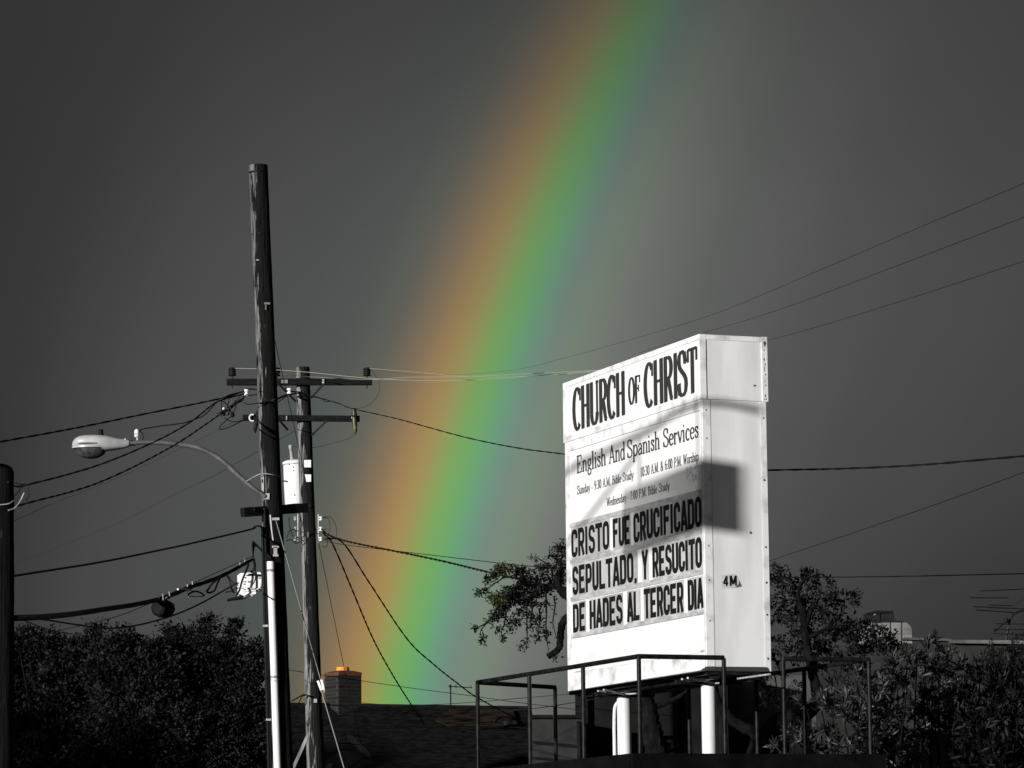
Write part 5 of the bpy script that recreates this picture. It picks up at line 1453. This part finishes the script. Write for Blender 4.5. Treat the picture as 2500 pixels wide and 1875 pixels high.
left_tree('dark oak with a ragged top rising beside the short left pole', 120, LT, [(70, 1589, 42, LT), (130, 1604, 48, LT + .3), (180, 1614, 52, LT), (60, 1650, 60, LT + .4), (150, 1680, 85, LT), (70, 1760, 90, LT + .3), (190, 1790, 100, LT), (90, 1880, 100, LT), (220, 1890, 90, LT + .2), (232, 1562, 22, LT - .2), (20, 1614, 50, LT + .2), (-40, 1680, 80, LT)] + tips([(62, 1548, 13), (92, 1562, 17), (128, 1550, 13), (165, 1577, 15), (205, 1574, 14), (232, 1537, 11), (44, 1565, 14), (110, 1575, 16)], LT),
          [[(235, 1600), (232, 1570), (226, 1540), (230, 1528)], [(60, 1580), (62, 1550), (70, 1530)], [(120, 1570), (128, 1545), (136, 1532)]], 1)
left_tree('dark oak in the middle of the left trees with a low rounded top', 310, LT - 1.5, [(300, 1594, 44, LT - 1.5), (345, 1619, 50, LT - 1.6), (260, 1624, 45, LT - 1.4), (300, 1660, 80, LT - 1.3), (380, 1670, 75, LT - 1.5), (330, 1750, 100, LT - 1.2), (420, 1780, 90, LT - 1.5), (290, 1850, 110, LT - 1.3), (400, 1880, 100, LT - 1.4)] + tips([(262, 1572, 13), (305, 1548, 13), (335, 1574, 12), (375, 1578, 13), (285, 1566, 12), (395, 1590, 12)], LT - 1.4),
          [[(300, 1585), (304, 1560), (308, 1540)], [(360, 1590), (364, 1572), (372, 1562)]], 2)
left_tree('dark oak whose thin twigs stick up beside the white pipe', 490, LT - 1, [(430, 1599, 40, LT - 1), (480, 1594, 42, LT - .8), (520, 1604, 36, LT - 1), (455, 1640, 65, LT - 1.1), (545, 1640, 50, LT - 1), (600, 1650, 34, LT - 1), (625, 1590, 24, LT - .9), (590, 1595, 20, LT - 1.0), (560, 1720, 75, LT - 1), (480, 1730, 90, LT - .8), (610, 1735, 48, LT - .9), (640, 1790, 45, LT - 1), (540, 1830, 110, LT - 1), (450, 1880, 100, LT - .8), (620, 1870, 70, LT - .9), (640, 1640, 15, LT - 1)] + tips([(418, 1543, 13), (445, 1558, 14), (476, 1552, 13), (545, 1582, 11), (508, 1518, 9), (574, 1524, 9), (512, 1545, 9), (566, 1548, 9), (400, 1570, 12)], LT - 1),
          [[(525, 1600), (522, 1570), (512, 1540), (508, 1515)], [(535, 1585), (550, 1560), (568, 1545), (574, 1520)], [(530, 1580), (518, 1555), (505, 1550)], [(600, 1620), (620, 1600), (640, 1590)], [(430, 1570), (424, 1545), (420, 1530)], [(480, 1570), (476, 1550), (470, 1540)]], 3)

# --- oak behind the sign -----------------------------------------------------
DO = 46.0
ob = at(1610, 1875, DO); ob = Vector((ob.x, DO, 0))
oak = thing('oak_tree', ob, 'gnarled oak whose leafy branch hangs out left of the sign', 'tree')
mb = MB()
limb(mb, [ob, at(1606, 1900, DO), at(1598, 1820, DO), at(1588, 1765, DO), at(1574, 1700, DO), at(1566, 1640, DO), at(1545, 1560, DO)], .16, .085)
limb(mb, [at(1545, 1570, DO), at(1500, 1510, DO), at(1440, 1478, DO), at(1395, 1462, DO), at(1368, 1440, DO), at(1362, 1412, DO), at(1372, 1385, DO)], .085, .03)
limb(mb, [at(1400, 1465, DO), at(1375, 1440, DO), at(1350, 1432, DO), at(1318, 1430, DO), at(1280, 1420, DO)], .05, .018)
limb(mb, [at(1450, 1490, DO), at(1400, 1500, DO), at(1380, 1512, DO), at(1371, 1530, DO), at(1368, 1560, DO), at(1365, 1582, DO), at(1352, 1594, DO), at(1337, 1604, DO)], .055, .036)
limb(mb, [at(1578, 1730, DO), at(1610, 1722, DO), at(1650, 1705, DO), at(1682, 1684, DO)], .045, .02)
limb(mb, [at(1545, 1560, DO), at(1600, 1480, DO), at(1680, 1420, DO), at(1800, 1390, DO)], .07, .03)
twp = []
for k in ([(1327, 1428), (1290, 1420), (1239, 1409), (1215, 1420), (1198, 1432), (1175, 1442), (1160, 1446)], [(1332.5, 1450), (1334, 1500), (1333, 1540), (1339, 1590)], [(1352, 1455), (1355, 1480), (1350, 1520), (1359, 1558)],
          [(1286, 1470), (1286, 1510), (1287, 1550), (1286, 1586)], [(1222, 1470), (1210, 1490), (1195, 1515), (1180, 1530), (1173, 1545), (1178, 1562)], [(1236, 1490), (1232, 1520), (1224, 1545), (1229, 1565)],
          [(1316, 1485), (1318, 1510), (1312, 1550)], [(1190, 1520), (1175, 1528), (1158, 1534)], [(1365, 1400), (1372, 1360), (1368, 1330), (1376, 1318)], [(1350, 1400), (1340, 1380), (1318, 1366), (1308, 1360)], [(1300, 1480), (1296, 1520), (1304, 1545)], [(1344, 1480), (1330, 1470), (1318, 1490)]):
    twp.append(limb(mb, [at(x, y, DO - .1) for x, y in k], .013, .004, 6, 5))
mb.build('trunk', BARK, oak, smooth=True)
k3 = lambda lst: [(1130 + x * .2532, 1280 + y * .2532, r * .2532, DO + random.uniform(-.15, .15)) for x, y, r in lst]
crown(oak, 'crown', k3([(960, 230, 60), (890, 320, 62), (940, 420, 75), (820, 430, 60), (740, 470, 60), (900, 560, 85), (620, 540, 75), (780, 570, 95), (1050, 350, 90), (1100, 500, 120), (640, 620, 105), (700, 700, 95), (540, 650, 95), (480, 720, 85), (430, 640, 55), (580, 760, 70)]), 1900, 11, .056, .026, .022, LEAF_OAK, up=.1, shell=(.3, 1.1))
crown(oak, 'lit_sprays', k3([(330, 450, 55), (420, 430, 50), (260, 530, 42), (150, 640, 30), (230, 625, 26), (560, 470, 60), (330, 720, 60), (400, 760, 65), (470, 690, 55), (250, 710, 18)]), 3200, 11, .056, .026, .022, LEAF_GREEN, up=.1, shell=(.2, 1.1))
crown(oak, 'hanging_sprays', k3([(520, 920, 55), (460, 950, 35), (340, 890, 55), (370, 830, 60), (280, 860, 35), (660, 970, 42), (690, 1090, 38), (800, 1060, 42), (590, 1180, 36), (200, 1100, 16), (190, 1130, 12), (340, 1040, 20), (380, 1090, 14), (110, 1000, 14), (720, 900, 50), (700, 320, 28), (885, 1270, 16), (250, 940, 30), (610, 1130, 22), (770, 760, 30), (470, 1010, 26), (300, 930, 30), (640, 880, 36), (560, 860, 40), (410, 960, 24), (730, 1010, 26)]), 2200, 9, .054, .025, .022, LEAF_OAK, up=-.1, shell=(.1, 1.1))
v, f = twig_leaves(twp, .045, .048, .022, 1, .012)
np_build('twig_leaves', v, f, LEAF_OAK, oak)

# --- oak right of the sign ---------------------------------------------------
DO2 = 49.0
ob = at(1852, 1875, DO2); ob = Vector((ob.x, DO2, 0))
oak2 = thing('oak_tree', ob, 'oak with a forked curving trunk and dense crown right of the sign', 'tree')
mb = MB()
limb(mb, [ob, at(1852, 1900, DO2), at(1862, 1835, DO2), at(1870, 1800, DO2)], .2, .15)
limb(mb, [at(1868, 1815, DO2), at(1838, 1786, DO2), at(1802, 1768, DO2), at(1770, 1738, DO2), at(1745, 1690, DO2), at(1735, 1620, DO2)], .085, .05)
limb(mb, [at(1866, 1810, DO2), at(1885, 1775, DO2), at(1917, 1752, DO2), at(1958, 1748, DO2), at(1990, 1725, DO2), at(1992, 1680, DO2), at(1978, 1620, DO2), at(1965, 1540, DO2), at(1960, 1480, DO2)], .12, .04)
limb(mb, [at(1965, 1540, DO2), at(1985, 1480, DO2), at(2020, 1462, DO2), at(2060, 1470, DO2)], .035, .015)
limb(mb, [at(1960, 1500, DO2), at(1950, 1440, DO2), at(1975, 1400, DO2)], .03, .01)
limb(mb, [at(1965, 1560, DO2), at(2040, 1530, DO2), at(2100, 1540, DO2)], .03, .012)
limb(mb, [at(1890, 1640, DO2), at(1895, 1680, DO2), at(1884, 1720, DO2)], .012, .004, 5, 5)
mb.build('trunk', BARK, oak2, smooth=True)
k2 = lambda lst, D: [(1850 + x * .3467, 1300 + y * .3467, r * .3467, D + random.uniform(-.3, .3)) for x, y, r in lst]
crown(oak2, 'crown', k2([(150, 260, 49), (130, 330, 61), (210, 330, 45), (370, 300, 53), (310, 350, 57), (400, 380, 61), (500, 370, 49), (200, 450, 82), (320, 470, 73), (440, 470, 73), (560, 470, 65), (660, 480, 57), (150, 580, 73), (280, 600, 90), (420, 600, 90), (540, 620, 86), (640, 640, 65), (300, 730, 90), (450, 740, 98), (600, 760, 90), (720, 760, 73), (860, 730, 73), (940, 730, 41), (780, 690, 57), (700, 660, 57), (840, 800, 73), (930, 790, 65), (160, 800, 65), (260, 860, 73), (420, 880, 90), (580, 900, 90), (730, 880, 73), (120, 900, 49), (80, 500, 49), (70, 660, 32)], DO2), 620, 14, .074, .036, .034, LEAF_OAK, up=.2, shell=(.35, 1.1))
crown(oak2, 'hanging_sprays', k2([(80, 1120, 45), (110, 1180, 38), (60, 1190, 28), (60, 1060, 50), (150, 1000, 40), (30, 1060, 30), (240, 1180, 70), (270, 1260, 50), (250, 1100, 60)], DO2), 900, 9, .055, .026, .03, LEAF_OAK, up=-.1, shell=(.1, 1.1))

# --- narrow-leaved shrubs at the right ---------------------------------------
DS = 42.0
def oleander(label, trunk_px, dist, blobs, per=430, leafm=None):
    b = at(trunk_px, 1875, dist); b = Vector((b.x, dist, 0))
    o = thing('oleander_shrub', b, label, 'shrub', 'narrow leaved shrubs at the right')
    mb = MB()
    for x, y, r, d in blobs:
        c = at(x, y, d)
        limb(mb, [b + Vector((random.uniform(-.3, .3), random.uniform(-.2, .2), 0)), b.lerp(c, .6) + Vector((random.uniform(-.1, .1), 0, -.1)), c], .022, .008, 5, 6)
    mb.build('stems', BARK, o, smooth=True)
    C, Dn = blob_clumps(blobs, per, (.4, 1.05))
    nl = 13
    n = len(C)
    ax_ = Dn * .75 + np.array([0, 0, .75]) + rng.normal(size=(n, 3)) * .35
    ax_ /= np.linalg.norm(ax_, axis=1)[:, None]
    A = np.repeat(ax_, nl, 0)
    foot = np.repeat(C, nl, 0) + A * rng.uniform(-.05, .05, (n * nl, 1))
    dr = A * .9 + rng.normal(size=(n * nl, 3)) * .55
    ln = rng.uniform(.6, 1.15, n * nl) * .125
    v, f = leaf_arrays(foot, dr, ln, ln * .24, fold=.18)
    np_build('foliage', v, f, leafm or LEAF_OL, o)
    return o
oleander('lowest of the narrow leaved shrubs, at the foot of the right railing', 1950, DS - 3, k2([(140, 1490, 55), (230, 1470, 60), (330, 1440, 75), (250, 1400, 50), (450, 1430, 90), (560, 1490, 100), (350, 1530, 90), (480, 1560, 100), (680, 1560, 100)], DS - 3))
oleander('tall narrow leaved shrub in the middle, behind the railing corner', 2130, DS, k2([(330, 1180, 60), (430, 1180, 90), (520, 1230, 100), (600, 1130, 100), (700, 1060, 105), (760, 1180, 130), (680, 1300, 140), (850, 1060, 100), (900, 1200, 140), (830, 1350, 150), (980, 950, 90), (940, 1080, 110), (1060, 860, 65), (1120, 900, 80), (1060, 1020, 110), (1000, 1400, 150), (950, 1530, 150), (780, 1480, 130)], DS))
oleander('highest narrow leaved shrub topping the pale building at right', 2290, DS + 1.2, k2([(1180, 850, 70), (1270, 790, 55), (1310, 850, 65), (1230, 930, 90), (1340, 970, 90), (1180, 1050, 110), (1310, 1080, 120), (1440, 1000, 100), (1240, 1220, 140), (1400, 1200, 140), (1150, 1200, 120), (1200, 1400, 150), (1350, 1400, 160)], DS + 1.2))
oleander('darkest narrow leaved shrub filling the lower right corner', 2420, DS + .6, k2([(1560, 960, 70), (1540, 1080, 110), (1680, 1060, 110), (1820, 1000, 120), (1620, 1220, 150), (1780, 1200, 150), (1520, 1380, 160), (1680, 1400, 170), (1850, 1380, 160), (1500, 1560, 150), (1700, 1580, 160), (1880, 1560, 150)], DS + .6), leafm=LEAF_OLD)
oleander('small narrow leaved shrub low in front at right', 2210, DS - 4, k2([(960, 1480, 60), (1010, 1540, 80), (920, 1570, 80), (1060, 1600, 80), (980, 1640, 90)], DS - 4))
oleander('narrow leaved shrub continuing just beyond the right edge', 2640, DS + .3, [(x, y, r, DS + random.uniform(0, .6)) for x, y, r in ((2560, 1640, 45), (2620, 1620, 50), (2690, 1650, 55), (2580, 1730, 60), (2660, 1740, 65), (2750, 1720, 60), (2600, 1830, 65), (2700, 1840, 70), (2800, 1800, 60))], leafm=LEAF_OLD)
# dark spiky top in front of the parapet
sb = at(2425, 1875, 43.5); sb = Vector((sb.x, 43.5, 0))
spk = thing('juniper_tree', sb, 'black spiky juniper top standing against the parapet at right', 'tree')
mb = MB(); limb(mb, [sb, at(2425, 1700, 43.5), at(2424, 1570, 43.5)], .06, .01); mb.build('trunk', BARK, spk, smooth=True)
crown(spk, 'crown', k2([(1650, 790, 35), (1650, 850, 60), (1610, 880, 50), (1710, 880, 55), (1650, 960, 80), (1720, 980, 70), (1600, 1000, 60), (1680, 1100, 100)], 43.5), 900, 12, .075, .016, .03, LEAF_BLK, up=.5, shell=(.2, 1.05))
crown(spk, 'tip_sprays', k2([(1830, 780, 30), (1850, 830, 45), (1800, 850, 40), (1870, 760, 25)], 43.5), 900, 12, .075, .016, .03, LEAF_BLK, up=.5, shell=(.2, 1.05))

# --- trees out of frame to the left that keep the low sun off the background ----
def shade_tree(label, x, y, h, w):
    o = thing('street_tree', (x, y, 0), label, 'tree', 'trees beyond the left of the photo')
    mb = MB()
    limb(mb, [Vector((x, y, 0)), Vector((x + .1, y, h * .3)), Vector((x, y, h * .75))], .2, .06)
    C = []
    for i in range(9):
        c = Vector((x + random.uniform(-.5, .5) * w, y + random.uniform(-.4, .4) * w, h * random.uniform(.35, .82)))
        limb(mb, [Vector((x, y, h * .3)), Vector((x, y, h * .4)).lerp(c, .5), c], .07, .02, 4, 6)
        C.append(c)
    mb.build('trunk', BARK, o, smooth=True)
    V, F_, off = [], [], 0
    pts = []
    for c in C:
        R = w * .36
        d = rng.normal(size=(1600, 3)); d /= np.linalg.norm(d, axis=1)[:, None]
        pts.append(np.array(c) + d * (R * rng.uniform(.2, 1.0, 1600) ** .5)[:, None])
    P = np.concatenate(pts)
    P[:, 2] = np.minimum(P[:, 2], h * rng.uniform(.93, 1.0, len(P)))
    ln = rng.uniform(.16, .26, len(P))
    v, f = leaf_arrays(P, rng.normal(size=P.shape), ln, ln * .7)
    np_build('crown', v, f, LEAF_L, o)
shade_tree('leafy tree nearest the poles beyond the left edge', -16.5, 41.0, 7.2, 3.6)
shade_tree('second leafy tree beyond the left edge', -20.5, 42.0, 7.7, 4.2)
shade_tree('third leafy tree beyond the left edge', -25.0, 43.0, 8.6, 4.6)
shade_tree('farthest tall leafy tree beyond the left edge', -29.5, 43.5, 10.6, 4.8)
